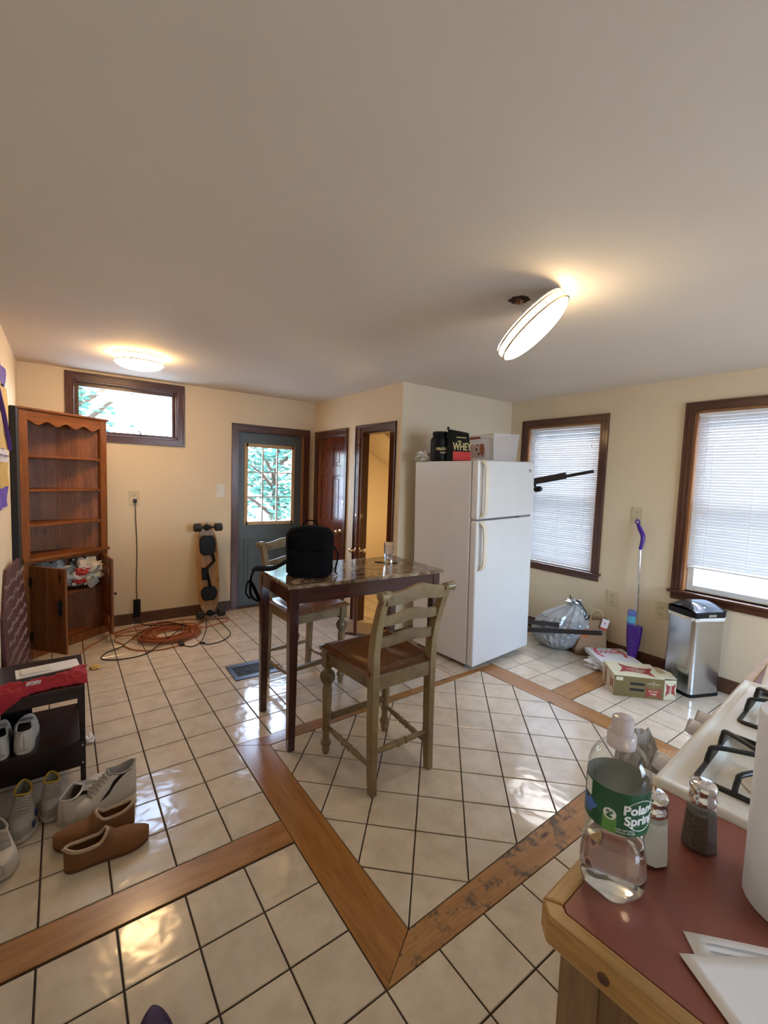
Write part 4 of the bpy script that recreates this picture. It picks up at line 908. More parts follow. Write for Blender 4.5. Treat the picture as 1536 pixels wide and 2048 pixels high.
# ------------------------------------------------------------------ things along the right wall
XZY = Matrix(((1, 0, 0, 0), (0, 0, -1, 0), (0, 1, 0, 0), (0, 0, 0, 1)))
# trash can
tc = thing('trash_can', 'stainless steel trash can with a domed black lid by the right window', 'trash can', (2.884, .258, 0), -.392)
cw, cd, chh = .276, .240, .584
def rrect(w, d, r, z, ox=0, oy=0, n=5):
    P = []
    for cx, cy, a0 in ((w - r, d - r, 0), (r, d - r, 90), (r, r, 180), (w - r, r, 270)):
        for i in range(n + 1):
            a = R(a0 + 90 * i / n); P.append((cx + r * math.cos(a) + ox, cy + r * math.sin(a) + oy, z))
    return P
k = MB(); k.loft([rrect(cw, cd, .035, .022), rrect(cw, cd, .035, chh)]); k.build('body', M['can'], tc, smooth=40)
k = MB(); k.loft([rrect(cw + .006, cd + .006, .036, 0, -.003, -.003), rrect(cw + .006, cd + .006, .036, .024, -.003, -.003)]); k.build('base_ring', M['black'], tc, bevel=.002)
k = MB(); rr_ = []
for z, e in ((chh - .022, .004), (chh - .010, .007), (chh + .002, .004)): rr_.append([(p[0] + .0035 * math.sin(i * 1.9), p[1] + .0035 * math.cos(i * 2.7), z + .004 * math.sin(i * 1.3)) for i, p in enumerate(rrect(cw + 2 * e, cd + 2 * e, .036, z, -e, -e, 8))])
k.loft(rr_, cap=False); k.build('bin_liner', M['liner'], tc, smooth=30)
k = MB(); k.loft([rrect(cw + .014, cd + .014, .036, chh + .002, -.007, -.007), rrect(cw + .014, cd + .014, .036, chh + .044, -.007, -.007)]); k.build('lid_rim', M['black'], tc, bevel=.004)
k = MB()
def dome(a, b):
    x = a * (cw + .010) - .005; y = b * (cd + .010) - .005
    return (x, y, chh + .045 + .060 * math.sin(math.pi * min(1, max(0, b))) ** .8 * (.30 + .70 * (1 - (2 * a - 1) ** 4)))
k.grid(dome, 20, 20); k.build('lid_dome', plain('lid_gloss', (.03, .03, .032), .16), tc, smooth=60)
k = MB(); k.box(.10, .17, -.012, -.004, chh + .012, chh + .028); k.lathe([(.010, 0), (.010, .002), (.001, .003)], 14, TR(.06, .03, chh + .070, rx=R(25))); k.lathe([(.010, 0), (.010, .002), (.001, .003)], 14, TR(.10, .03, chh + .072, rx=R(25))); k.build('sensor', M['steel'], tc)
# carton
ca = thing('beer_carton', 'cream and gold beer carton lying open-ended on the floor beside the trash can', 'box', (2.457, .585, 0), -.804)
W_, D_, H_ = .332, .265, .150; t_ = .003
k = MB(); k.box(0, W_, 0, t_, 0, H_); k.build('side_panel', M['cart_gold'], ca)
k = MB(); k.box(t_, W_, D_ - t_, D_, 0, H_); k.box(0, W_, t_, D_ - t_, 0, t_); k.build('side_panel', M['cart_cream'], ca)
k = MB(); k.box(0, t_, t_, D_, 0, H_); k.build('end_panel', M['cart_cream'], ca)
k = MB(); k.box(0, W_, -.0006, D_, H_, H_ + t_); k.build('top_panel', M['cart_cream'], ca)
Mf = TR(W_, 0, 0, rz=R(12)); k = MB(); k.box(0, .085, 0, t_, .004, H_ - .004, Mf); k.build('end_flap', M['cart_cream'], ca)
Mf2 = TR(W_, .02, H_, ry=R(6)); k = MB(); k.prism([(0, 0), (.10, .03), (.105, .15), (.05, .21), (0, .21)], 0, t_, Mf2); k.build('end_flap', M['cart_cream'], ca)
k = MB(); k.prism([(.0, .08), (.06, .11), (.055, .20), (0, .21)], t_ + .0002, t_ + .001, Mf2); k.build('torn_kraft', M['cardboard'], ca)
def bowtie(w, h):   # soft-cornered cross-shaped emblem
    return [(-w, -h), (-w * .55, -h * .62), (0, -h * .55), (w * .55, -h * .62), (w, -h), (w * .78, 0), (w, h), (w * .55, h * .62), (0, h * .55), (-w * .55, h * .62), (-w, h), (-w * .78, 0)]
FR = TR(0, -.0003, 0) @ XZY
EF = Mf @ TR(0, -.0003, 0) @ XZY
TP = TR(0, 0, H_ + t_ + .0002)
EL = Matrix(((0, 0, -1, -.0003), (-1, 0, 0, D_), (0, 1, 0, 0), (0, 0, 0, 1)))
k = MB()
k.prism(bowtie(.115, .085), 0, .0006, TP @ TR(.185, .125, 0, rz=R(168)))
k.prism(bowtie(.055, .040), 0, .0006, FR @ TR(.262, .045, 0)); k.prism(bowtie(.036, .050), 0, .0006, EF @ TR(.045, .078, 0)); k.prism(bowtie(.036, .045), 0, .0006, EL @ TR(.215, .075, 0)); k.box(.05, .095, .012, .135, 0, .0006, EL)
k.build('emblem', M['logo_red'], ca)
k = MB(); um = TP @ TR(.185, .125, .0007, rz=R(173))
k.text('Miller', .034, um @ TR(0, .026, 0), .0002, .0006); k.text('HIGH LIFE', .028, um @ TR(0, -.004, 0), .0002, .0007); k.text('BEER', .018, um @ TR(0, -.030, 0), .0002, .0004)
fm = FR @ TR(.262, .045, .0007, rz=R(180)); k.text('HIGH LIFE', .014, fm @ TR(0, -.012, 0), .0002, .0003); k.text('Miller', .019, fm @ TR(0, .008, 0), .0002, .0003)
k.text('The', .014, FR @ TR(.262, .125, .0004, rz=R(180)), .0002); k.text('Champagne', .018, FR @ TR(.262, .108, .0004, rz=R(180)), .0002); k.text('of', .012, FR @ TR(.262, .095, .0004, rz=R(180)), .0002)
k.text('Miller', .026, EF @ TR(.045, .078, .0008, rz=R(90)), .0002, .0005); k.text('Miller', .022, EL @ TR(.215, .075, .0008, rz=R(90)), .0002, .0005)
k.box(.012, .058, .115, .140, 0, .0006, FR); k.text('HIGH LIFE', .026, EL @ TR(.072, .075, .0008, rz=R(90)), .0002, .0005)
k.build('emblem_lettering', M['cart_cream'], ca)
k = MB()
for z, s in ((.098, 1), (.058, -1)):
    pl = [(.110, z - .009), (.200, z - .009), (.206, z), (.200, z + .009), (.110, z + .009), (.104, z)]
    pl = [(x, y + s * .006 * (1 - ((x - .155) / .05) ** 2)) for x, y in pl]
    k.prism(pl, 0, .0008, FR)
k.build('handle_slot', M['hide'], ca)
# pizza box
pz = thing('pizza_box', 'white pizza box with red print tilted behind the beer carton', 'box', (2.722, .800, .062), rot=(R(-1.5), 0, -.66))
k = MB(); k.box(0, .318, 0, .365, 0, .024); k.build('tray', M['vinyl'], pz, bevel=.002)
k = MB(); k.box(-.002, .320, -.002, .367, .012, .036); k.build('lid', M['paper'], pz, bevel=.002)
PM = TR(.160, .185, .0363, rz=R(180))
k = MB(); k.text('PIZZA', .070, PM @ TR(0, -.085, 0), .0003, .0025); 
for s in (-1, 1): k.tube([(.160 + s * .11 * math.cos(a), .12 - .16 * math.sin(a) + .12, .0365) for a in [R(-50 + 12 * i) for i in range(8)]], [.010 + .006 * (i % 2) for i in range(8)], 6, flat=.05)
k.build('red_print', M['pink'], pz)
k = MB(); k.text('HOT & FRESH', .040, PM @ TR(0, -.150, 0), .0003, .0018, sx=1.0); k.build('black_print', M['print'], pz)
k = MB(); k.ico(crumple((0, 0, 0), (.10, .12, .034), 21, amp=.6, flat=-.028), 4); o = k.build('paper_bag_scrap', M['paper'], smooth=25); o.location = (2.86, .88, .0285); tag(o, 'crumpled white paper squashed under the pizza box', 'paper')
# paper bag with handles
pb = thing('paper_bag', 'brown kraft paper bag with twisted handle and white tag, standing against the right wall', 'bag', (3.065, 1.125, 0), R(-42))
def bag_ring(w, d, z, lean, wob, sd):
    P = rrect(w, d, .010, z, -w / 2, -d / 2, 3)
    return [(x + lean + wob * noise.noise(Vector((x * 9, y * 9, z * 9 + sd))), y + wob * noise.noise(Vector((x * 9 + 5, y * 9, z * 9 + sd))), z) for x, y, _ in P]
k = MB(); k.loft([bag_ring(.25, .15, .0, 0, .0, 1), bag_ring(.255, .155, .06, .0, .02, 1), bag_ring(.26, .15, .15, .004, .035, 1), bag_ring(.25, .14, .24, .008, .03, 1), bag_ring(.25, .12, .325, .012, .025, 1)], cap=False); k.add(bag_ring(.25, .15, 0.001, 0, 0, 1), [tuple(range(16))]); k.build('bag_body', M['kraft'], pb, smooth=25, solid=.002)
k = MB(); k.tube(spline([(-.02, -.07, .31), (-.015, -.075, .39), (.03, -.077, .42), (.075, -.075, .39), (.08, -.07, .31)], 6), .003, 6); k.tube(spline([(-.03, .06, .31), (-.03, .06, .38), (.02, .06, .40), (.06, .06, .38), (.07, .06, .31)], 6), .003, 6); k.build('handle', M['gold'], pb, smooth=50)
k = MB(); k.box(-.028, .028, -.002, 0, -.05, .045, TR(.095, -.088, .30, rz=R(-8), ry=R(14))); k.build('tag', M['paper'], pb)
k = MB(); k.box(-.028, .028, -.003, -.0008, -.05, -.034, TR(.095, -.088, .30, rz=R(-8), ry=R(14))); k.lathe([(.007, 0), (.007, .001)], 10, TR(.095, -.0905, .305, rx=R(90))); k.build('tag_print', M['redlabel'], pb)
k = MB(); k.box(-.115, -.035, -.088, -.084, .17, .245); k.build('orange_print', plain('orange_print', (.55, .13, .03), .7), pb)
# trash bag
tb_ = thing('trash_bag', 'silver-grey tied garbage bag slumped on the floor right of the refrigerator', 'bag', (2.960, 1.350, 0))
def garb(v):
    d = v.normalized(); a = math.atan2(d.y, d.x)
    z = d.z; rad = 1 - .10 * z
    folds = .05 * math.sin(a * 13 + z * 2.2 + 2 * noise.noise(d * 3)) * max(0, z + .35) + .16 * abs(noise.noise(d * 3.0)) + .10 * abs(noise.noise(d * 7)) + .03 * math.sin(a * 29 + z * 6)
    s = 1 + folds
    x = d.x * .185 * s * rad; y = d.y * .222 * s * rad; zz = .205 + .215 * z
    if z > .55:
        f = (z - .55) / .45; x *= (1 - .62 * f); y *= (1 - .62 * f); zz += .055 * f; y -= .055 * f
    if z < -.2: zz = max(zz, .004 + .05 * (1 + z) * 1.0); 
    return (x + .05 * (z + .3) * .3, y - .10 * max(-.3, z), max(.004, zz))
k = MB(); k.ico(garb, 5); k.build('bag_body', M['trashbag'], tb_, smooth=30)
k = MB(); k.ico(crumple((.01, -.125, .450), (.045, .06, .030), 31, amp=1.0, freq=2.5), 3); k.build('gathered_neck', M['trashbag'], tb_, smooth=25)
k = MB(); k.tube(spline([(.0, -.10, .47), (-.01, -.17, .475), (0, -.21, .43), (.01, -.24, .38), (0, -.225, .33), (.0, -.26, .34), (.0, -.275, .38)], 6), .0045, 6); k.tube([(0, -.11, .46), (-.005, -.09, .49), (0, -.08, .51)], .004, 6); k.build('drawstring', M['black'], tb_, smooth=50)
# black bars leaning across the bag
def bar(label, a, b, w, th):
    a = Vector(a); b = Vector(b); d = b - a
    o = MB().box(0, d.length, -th / 2, th / 2, -w / 2, w / 2).build('metal_bar', M['darkbar'], bevel=.002)
    o.location = a; o.rotation_euler = (0, -math.atan2(d.z, math.hypot(d.x, d.y)), math.atan2(d.y, d.x)); return tag(o, label, 'bar')
bar('long flat black bar lying low across the front of the silver garbage bag', (2.715, 1.80, .085), (2.75, .850, .325), .040, .018)
bar('shorter flat black bar above the long one, left of the garbage bag top', (2.73, 1.85, .165), (2.725, 1.215, .290), .040, .018)
# arm behind the fridge in front of the blind
ar = thing('support_arm', 'thin black arm sticking out from behind the refrigerator across the white blind', 'arm', (3.165, 1.875, 1.500), rot=(R(0), 0, 0))
k = MB(); Mx = TR(0, 0, 0, rx=R(-10.5)); k.box(-.010, .010, -.37, .30, -.008, .056, Mx); k.build('wide_section', M['darkbar'], ar, bevel=.003)
k = MB(); k.box(-.006, .006, -.645, -.36, .002, .032, Mx); k.build('thin_section', M['darkbar'], ar, bevel=.002)
k = MB(); k.cyl((0, -.015, .0), (0, -.030, -.045), .012); k.lathe([(.022, -.03), (.030, -.02), (.030, .03), (.022, .045), (.001, .046)], 14, TR(0, -.050, -.052, rx=R(80))); k.cyl((0, .0, .02), (.06, .02, .02), .010); k.build('knob', M['black'], ar, smooth=50)
# floor mop
mp = thing('floor_mop', 'purple and silver spray floor mop leaning upright against the right wall', 'mop', (3.085, .750, 0))
def mw(x, y, z): return (x - 3.085, y - .750, z)
k = MB(); k.tube([mw(3.095, .755, .24), mw(3.11, .755, .425), mw(3.150, .785, 1.004)], .0115, 12); k.build('pole', M['chrome'], mp, smooth=50)
k = MB(); k.tube(spline([mw(3.149, .785, .985), mw(3.158, .776, 1.06), mw(3.168, .782, 1.105), mw(3.18, .815, 1.155), mw(3.188, .835, 1.19)], 6), [.0135 + .005 * math.sin(i / 24 * 3.14) for i in range(25)], 12); k.tube([tuple(Vector(mw(3.190, .842, 1.212)) + Vector((0, .016 * math.cos(a), .016 * math.sin(a)))) for a in [i * math.pi / 8 for i in range(16)]], .006, 8, closed=True); k.build('handle', M['purple'], mp, smooth=50)
k = MB(); rr_ = []
for z, w, d in ((.055, .022, .018), (.10, .036, .024), (.20, .054, .032), (.30, .062, .035), (.345, .063, .035), (.355, .059, .032)): rr_.append([(.010 + d * math.cos(a) + .05 * z, .014 + w * math.sin(a) + .02 * (.35 - z) * 0, z) for a in [2 * math.pi * i / 20 for i in range(20)]])
k.loft(rr_); k.build('reservoir_housing', M['purple'], mp, smooth=50)
k = MB(); k.lathe([(.034, .355), (.037, .36), (.037, .455), (.032, .475), (.001, .478)], 20, TR(.025, .040, 0) @ Matrix.Diagonal((.85, 1, 1, 1))); k.build('cleaner_bottle', M['mopblue'], mp, smooth=50)
k = MB(); k.lathe([(.0376, .372), (.0376, .43)], 20, TR(.025, .040, 0) @ Matrix.Diagonal((.85, 1, 1, 1)), False); k.build('bottle_label', M['cyan'], mp, smooth=50)
k = MB(); k.box(-.055, .055, -.13, .13, 0, .022); k.build('mop_head', M['purple'], mp, bevel=.005); k = MB(); k.cyl((0, 0, .02), (.012, .01, .075), .014); k.build('swivel_joint', M['black'], mp)
# ------------------------------------------------------------------ ceiling lights
def ceiling_light(name, label, rad, hgt, loc, rotm=None):
    t = thing(name, label, 'ceiling light', loc)
    if rotm is not None: t.rotation_euler = rotm
    # local: canopy plate at z=0, dome points to -z
    k = MB(); k.lathe([(rad * .96, 0), (rad * .96, -.004), (rad * .90, -.005)], 48); k.lathe([(.001, -.0005), (rad * .96, -.0005)], 48, None, False); k.build('ceiling_plate', M['steel'], t, smooth=40)
    k = MB(); pf = [(rad * .93, -.004), (rad * .95, -.020), (rad * .95, -hgt * .52), (rad * .93, -hgt * .60)] + [(rad * .93 * math.cos(a), -hgt * .60 - hgt * .40 * math.sin(a)) for a in [R(10 * i) for i in range(1, 9)]] + [(.001, -hgt)]
    k.lathe(pf, 48); k.build('diffuser', M['lamp_' + name], t, smooth=60)
    for z in (-.014, -hgt * .56):
        k = MB(); k.lathe([(rad * .95, z - .004), (rad * .985, z - .004), (rad * .985, z + .004), (rad * .95, z + .004), (rad * .95, z - .004)], 48, None, False); k.build('trim_ring', M['brushring'], t, smooth=40)
    k = MB()
    for a in (20, 140, 260): k.cyl((rad * .97 * math.cos(R(a)), rad * .97 * math.sin(R(a)), -.014), (rad * .97 * math.cos(R(a)), rad * .97 * math.sin(R(a)), -hgt * .56), .0022, seg=6)
    k.build('ring_post', M['brushring'], t)
    return t
M['brushring'] = plain('warm_nickel', (.62, .50, .38), .3, 1.0)
M['lamp_ceiling_light'] = emis('frosted_lamp_glass', (1.0, .64, .30), 26)
M['lamp_hanging_light'] = emis('frosted_lamp_glass_b', (1.0, .76, .46), 12)
ceiling_light('ceiling_light', 'round frosted ceiling light mounted flush near the high window', .172, .105, (-.262, 2.965, H - .001))
rV0 = Vector((.81074718, -.58433322, .03526601)); uV0 = Vector((.01566736, .08188053, .996519))
dv0 = (Vector((1.012, .375, 2.215)) - Vector((-.75320935, -.94098168, 1.5038886))).normalized()
tv0 = rV0 * .68 - uV0 * .733; tv0 = (tv0 - dv0 * tv0.dot(dv0)).normalized()
nrm = (tv0 * .975 - dv0 * .22).normalized()
q_ = nrm.to_track_quat('-Z', 'Y')
t2 = ceiling_light('hanging_light', 'large round ceiling light hanging tilted by its wires below a hole in the ceiling', .188, .085, tuple(Vector((1.012, .375, 2.213)) - nrm * .040), q_.to_euler())
hk = thing('ceiling_hole', 'ragged hole with junction box in the ceiling above the hanging light', 'hole', (1.012, .466, H))
k = MB(); rs = random.Random(9); pl = [(.047 * (1 + rs.uniform(-.12, .2)) * math.cos(2 * math.pi * i / 26), .047 * (1 + rs.uniform(-.12, .2)) * math.sin(2 * math.pi * i / 26)) for i in range(26)]
k.prism(pl, -.0022, -.0004); k.build('opening', plain('hole_dark', (.05, .022, .012), .9, var=.6, vscale=60), hk)
k = MB(); k.lathe([(.10, -.0003), (.118, -.0012), (.12, -.0002)], 40, None, False); k.build('plaster_ring', M['ceil'], hk, smooth=60)
k = MB()
for j in range(5): k.tube(spline([(-.03 + j * .014, -.02, -.003), (-.02 + j * .01, .005, -.016), (.0 + j * .006, .02, -.008), (.02, -.01 + j * .008, -.004)], 5), .0018, 5)
k.build('loose_wires', plain('copper_wire', (.45, .20, .10), .4, .6), hk)
k = MB(); k.tube(spline([(.005, -.01, -.003), (.006, -.02, -.04), (.0, -.035, -.08), (.003, -.052, -.125)], 6), .0016, 6); k.tube(spline([(-.004, -.01, -.003), (-.006, -.02, -.05), (.006, -.05, -.125)], 6), .0012, 6); k.build('supply_wire', M['white'], hk)
# ------------------------------------------------------------------ kitchen counter (local frame: -x runs along the front away from the camera)
KR = R(184.4); KO = (.190, -.583, 0)
CT = .910
cn = thing('base_cabinet', 'honey oak base cabinet under the red countertop', 'cabinet', KO, KR)
k = MB(); k.box(.004, .352, .020, .60, .09, CT - .040); k.build('cabinet_box', wood('honey_oak', (.11, .050, .016), (.17, .085, .028), (.22, .115, .045), 'Z', .4, knots=False), cn, bevel=.002)
k = MB(); k.box(.004, .040, .006, .020, .09, CT - .041); k.box(.316, .358, .004, .020, .09, CT - .041); k.box(.352, .358, .020, .06, .09, CT - .041); k.box(.04, .316, .006, .020, .09, .13); k.box(.04, .316, .006, .020, CT - .08, CT - .041); k.box(.04, .316, .006, .020, .70, .73)
k.build('face_frame', wood('oak_stile', (.16, .085, .035), (.22, .12, .055), (.28, .16, .075), 'Z', .4, knots=False), cn, bevel=.002)
k = MB(); k.box(.050, .306, -.008, .006, .14, .69); kd = k.build('door', M['seat'], cn, bevel=.004)
k = MB(); k.lathe([(.006, 0), (.006, .014), (.014, .02), (.014, .026), (.001, .03)], 14, TR(.075, -.008, .64, rx=R(90))); k.build('knob', M['brass'], kd, smooth=50)
k = MB(); k.box(.050, .306, -.008, .006, .74, CT - .085); kd = k.build('drawer', M['seat'], cn, bevel=.004)
k = MB(); k.lathe([(.006, 0), (.006, .014), (.014, .02), (.014, .026), (.001, .03)], 14, TR(.178, -.008, .78, rx=R(90))); k.build('knob', M['brass'], kd, smooth=50)
bx('toe_kick', M['hide'], .004, .34, .07, .60, 0, .09, cn)
ct = thing('countertop', 'dark red laminate countertop with a thick oak edge, at the lower right', 'countertop', KO, KR)
k = MB(); k.prism([(-.012, .014), (.378, .014), (.386, .022), (.386, .66), (-.012, .66)], CT - .034, CT); k.build('laminate_top', M['laminate'], ct, bevel=.001)
oe = wood('oak_edge', (.27, .13, .03), (.41, .22, .06), (.52, .31, .11), 'X', .35, knots=False, coat=.3); oey = wood('oak_edge_y', (.27, .13, .03), (.41, .22, .06), (.52, .31, .11), 'Y', .35, knots=False, coat=.3)
k = MB(); k.prism([(-.012, -.012), (.392, -.012), (.378, .0135), (-.012, .0135)], CT - .040, CT + .0008); k.build('edge_band', oe, ct, bevel=.004)
k = MB(); k.prism([(.392, -.012), (.412, .008), (.412, .66), (.3865, .66), (.3865, .022), (.3785, .0135)], CT - .040, CT + .0008); k.build('edge_band', oey, ct, bevel=.004)
k = MB()
for y in (.085, .42): k.lathe([(.0075, 0), (.0075, .0012)], 16, TR(.4118, y, CT - .020, ry=R(90)))
k.build('plug', M['seat'], ct)
# second run of counter beyond the stove
c3 = thing('base_cabinet', 'base cabinet on the far side of the stove, mostly hidden', 'cabinet', KO, KR)
k = MB(); k.box(-1.40, -.792, .02, .60, 0, CT - .04); k.build('cabinet_box', oe, c3, bevel=.002)
c4 = thing('countertop', 'red laminate countertop beyond the stove', 'countertop', KO, KR)
k = MB(); k.box(-1.41, -.790, .014, .66, CT - .036, CT); k.build('laminate_top', M['laminate'], c4); k = MB(); k.box(-1.41, -.790, -.012, .0135, CT - .04, CT + .0008); k.build('edge_band', oe, c4, bevel=.004)
def kw(x, y, z):
    c, s = math.cos(KR), math.sin(KR); return (KO[0] + c * x - s * y, KO[1] + s * x + c * y, z)
def sheet(name, label, corners, z, m=None, lines=None, seed=0, curl=.0):
    mb = MB(); P = [Vector((*c, 0)) for c in corners]; cx = sum(p.x for p in P) / 4; cy = sum(p.y for p in P) / 4
    def fn(a, b):
        p = (P[0] * (1 - a) + P[1] * a) * (1 - b) + (P[3] * (1 - a) + P[2] * a) * b
        return (p.x - cx, p.y - cy, .0006 + curl * (a ** 3) + .0006 * math.sin(a * 5 + b * 4 + seed) ** 2)
    mb.grid(fn, 14, 14); r = thing(name, label, 'paper', (cx, cy, z)); mb.build('sheet', m or M['paper'], r, smooth=60, solid=.0003)
    if lines:
        k = MB()
        for b, a0, a1 in lines:
            p0, p1 = Vector(fn(a0, b)), Vector(fn(a1, b)); k.tube([p0 + Vector((0, 0, .0012)), (p0 + p1) / 2 + Vector((0, 0, .0014)), p1 + Vector((0, 0, .0012))], .0011, 4, flat=.25)
        k.build('print_lines', M['print'], r)
    return r
sheet('paper_sheet', 'printed sheet of paper lying under the blank one on the counter', [(-.085, -.738), (.105, -.940), (-.10, -1.10), (-.27, -.92)], CT + .0004, lines=[(.05, .08, .95), (.09, .08, .95), (.13, .12, .95), (.16, .12, .95)], seed=1)
sheet('paper_sheet', 'blank white sheet of paper on top at the bottom right corner', [(-.125, -.748), (.060, -.888), (-.05, -1.10), (-.24, -.95)], CT + .0030, seed=2)
sheet('paper_sheet', 'papers on the countertop beyond the stove', [(.955, -.56), (1.22, -.515), (1.25, -.70), (.985, -.74)], CT + .0004, lines=[(.2, .1, .9), (.3, .1, .9), (.4, .1, .9)], seed=3)
# stove -------------------------------------------------------------
sv = thing('gas_stove', 'white enamel gas stove with black grates beside the red countertop', 'stove', KO, KR)
SWd = .762; x0, x1 = -.014 - SWd, -.014
k = MB(); k.box(x0 + .003, x1 - .003, .012, .62, .02, .895); k.build('stove_body', M['stove'], sv, bevel=.004)
# cooktop with raised lip and two recessed wells
def topz(x, y):
    u = (x - x0) / SWd; v = (y + .012) / .66
    e = min(u, 1 - u) * SWd; f = min(v * .66, (1 - v) * .66); d = min(e, f)
    z = CT + .006
    if d < .030: z = CT + .006 + .006 * math.exp(-((d - .014) / .009) ** 2) - (.016 * ((.006 - d) / .006) ** 2 if d < .006 else 0)
    for cx in (x1 - .205, x0 + .205):
        for cy in (.165, .465):
            a = abs(x - cx) / .128; b = abs(y - cy) / .118; m_ = max(a, b)
            if m_ < 1: z -= .016 * min(1, (1 - m_) / .10)
    return z
k = MB(); k.grid(lambda a, b: (x0 + SWd * a, -.012 + .66 * b, topz(x0 + SWd * a, -.012 + .66 * b)), 130, 110)
k.box(x0, x1, -.011, .0, .895, CT - .006); k.build('cooktop', M['stove'], sv, smooth=50)
def grate(cx, cy):
    g_ = MB(); hw, hd = .128, .118; zb = CT + .010; zt = CT + .048; r_ = .0052
    cor = [(cx - hw, cy - hd, zb), (cx + hw, cy - hd, zb), (cx + hw, cy + hd, zb), (cx - hw, cy + hd, zb)]
    g_.tube([tuple(Vector(cor[i]).lerp(Vector(cor[(i + 1) % 4]), t)) for i in range(4) for t in (.03, .5, .97)], r_, 8, closed=True)
    for ang in (0, 90, 180, 270):
        Mx = Matrix.Rotation(R(ang), 4, 'Z'); h = hd if ang in (0, 180) else hw
        pts = []
        for s in (-1, 1): pts
        path = [(-.055, -h, zb), (-.052, -h + .004, zt - .012), (-.046, -h + .014, zt), (-.004, -.034, zt), (.0, -.028, zt), (.004, -.034, zt), (.046, -h + .014, zt), (.052, -h + .004, zt - .012), (.055, -h, zb)]
        g_.tube([tuple((Mx @ Vector(p)) + Vector((cx, cy, 0))) for p in spline(path, 4)], r_, 8)
    return g_.build('grate', M['rubber_iron'], sv, smooth=50)
M['rubber_iron'] = plain('cast_iron', (.014, .014, .015), .38)
for cx in (x1 - .205, x0 + .205):
    for cy in (.165, .465):
        grate(cx, cy)
        k = MB(); k.lathe([(.070, CT - .009), (.072, CT - .007), (.040, CT - .006), (.036, CT + .004), (.001, CT + .004)], 32, TR(cx, cy, 0)); bo = k.build('burner_bowl', M['steel'] if 0 else M['stove'], sv, smooth=40)
        k = MB(); k.lathe([(.030, CT + .004), (.034, CT + .008), (.034, CT + .016), (.030, CT + .020), (.040, CT + .021), (.042, CT + .025), (.040, CT + .033), (.030, CT + .037), (.001, CT + .038)], 32, TR(cx, cy, 0)); k.build('burner_cap', plain('burner_cap', (.12, .15, .15), .35, .3), sv, smooth=40)
bx('control_panel', M['stove'], x0 + .002, x1 - .002, -.010, .012, .80, .893, sv, bevel=.004)
for i, s in enumerate((.055, .150, .385, .460)):
    k = MB(); Mx = TR(-.014 - s, -.010, .872, rx=R(90 - 12)); k.lathe([(.025, 0), (.025, .008), (.021, .012), (.020, .032), (.017, .036), (.001, .037)], 24, Mx); k.loft([rrect(.010, .044, .004, .012, -.005, -.022), rrect(.008, .040, .003, .042, -.004, -.020)], Mx); k.build('knob', M['knob'], sv, smooth=40)
bx('oven_door', M['stove'], x0 + .006, x1 - .006, -.014, .012, .17, .79, sv, bevel=.006)
k = MB(); k.cyl((x0 + .05, -.052, .745), (x1 - .05, -.052, .745), .011); k.cyl((x0 + .07, -.052, .745), (x0 + .07, -.012, .745), .009); k.cyl((x1 - .07, -.052, .745), (x1 - .07, -.012, .745), .009); k.build('oven_handle', M['stove'], sv, smooth=50)
bx('oven_window', M['black'], x0 + .14, x1 - .14, -.0165, -.013, .34, .62, sv)
bx('storage_drawer', M['stove'], x0 + .006, x1 - .006, -.012, .012, .03, .162, sv, bevel=.005)
# towel bundled over the handle
k = MB(); k.ico(crumple((0, 0, 0), (.085, .042, .10), 40, amp=.32, freq=1.9), 4); o = k.build('dish_towel', plain('grey_towel', (.36, .34, .31), .95, bmp=.6, bscale=150), smooth=35); o.location = kw(-.215, -.098, .795); o.rotation_euler = (0, 0, KR); tag(o, 'bunched grey kitchen towel hanging at the front of the stove', 'towel')
# bottle --------------------------------------------------------------
BX, BY = -.095, -.645
bt = thing('water_bottle', 'clear plastic water bottle with green label standing at the counter corner', 'bottle', (BX, BY, CT + .0006), R(0)); bt.scale = (1.0, 1.0, .975)
def ringf(r_, z, n=64, lob=0, ph=0, k_=5):
    return [(r_ * (1 + lob * math.cos(k_ * a + ph)) * math.cos(a), r_ * (1 + lob * math.cos(k_ * a + ph)) * math.sin(a), z) for a in [2 * math.pi * i / n for i in range(n)]]
outer = [(.012, .004, 0), (.026, .0015, .10), (.036, .001, .07), (.0415, .009, .05), (.0445, .024, .04), (.045, .042, .015), (.0435, .056, 0), (.0405, .072, 0), (.0385, .086, 0), (.0385, .094, 0), (.0405, .102, 0), (.0420, .108, 0), (.0420, .174, 0), (.0415, .186, 0), (.0385, .198, 0), (.0325, .209, 0), (.0250, .217, 0), (.0185, .2225, 0), (.0150, .225, 0), (.0150, .240, 0)]
outer = [(r_, z * 1.02, l) for r_, z, l in outer]
k = MB(); k.loft([ringf(r_, z, lob=l) for r_, z, l in outer], cap=False)
k.add(ringf(.012, .0041), [tuple(range(64))]); k.build('bottle_body', M['bottle'], bt, smooth=60)
wt = [(r_ - .0009, max(z, .0035), l) for r_, z, l in outer if z < .072]
k = MB(); k.loft([ringf(r_, z, lob=l) for r_, z, l in wt] + [ringf(.0375, .078), ringf(.036, .0785)]); k.build('water', M['water'], bt, smooth=60)
k = MB(); k.lathe([(.0190, .222), (.0195, .224), (.0195, .240), (.0175, .243), (.0145, .244), (.0150, .258), (.0140, .265), (.0115, .2665), (.001, .267)], 32); k.build('cap', M['cap'], bt, smooth=40)
lz0, lz1, lr = .112, .174, .0425
k = MB(); k.lathe([(lr, lz0), (lr, lz1)], 64, None, False); k.build('label', M['green'], bt, smooth=80); k = MB(); k.lathe([(lr - .0003, lz0), (lr - .0003, lz1)], 64, None, False); k.build('label_backing', slatmat('label_back', (.75, .75, .74), .5), bt, smooth=80)
camang = math.atan2(-.941 - BY, -.753 - BX)    # direction of the reader
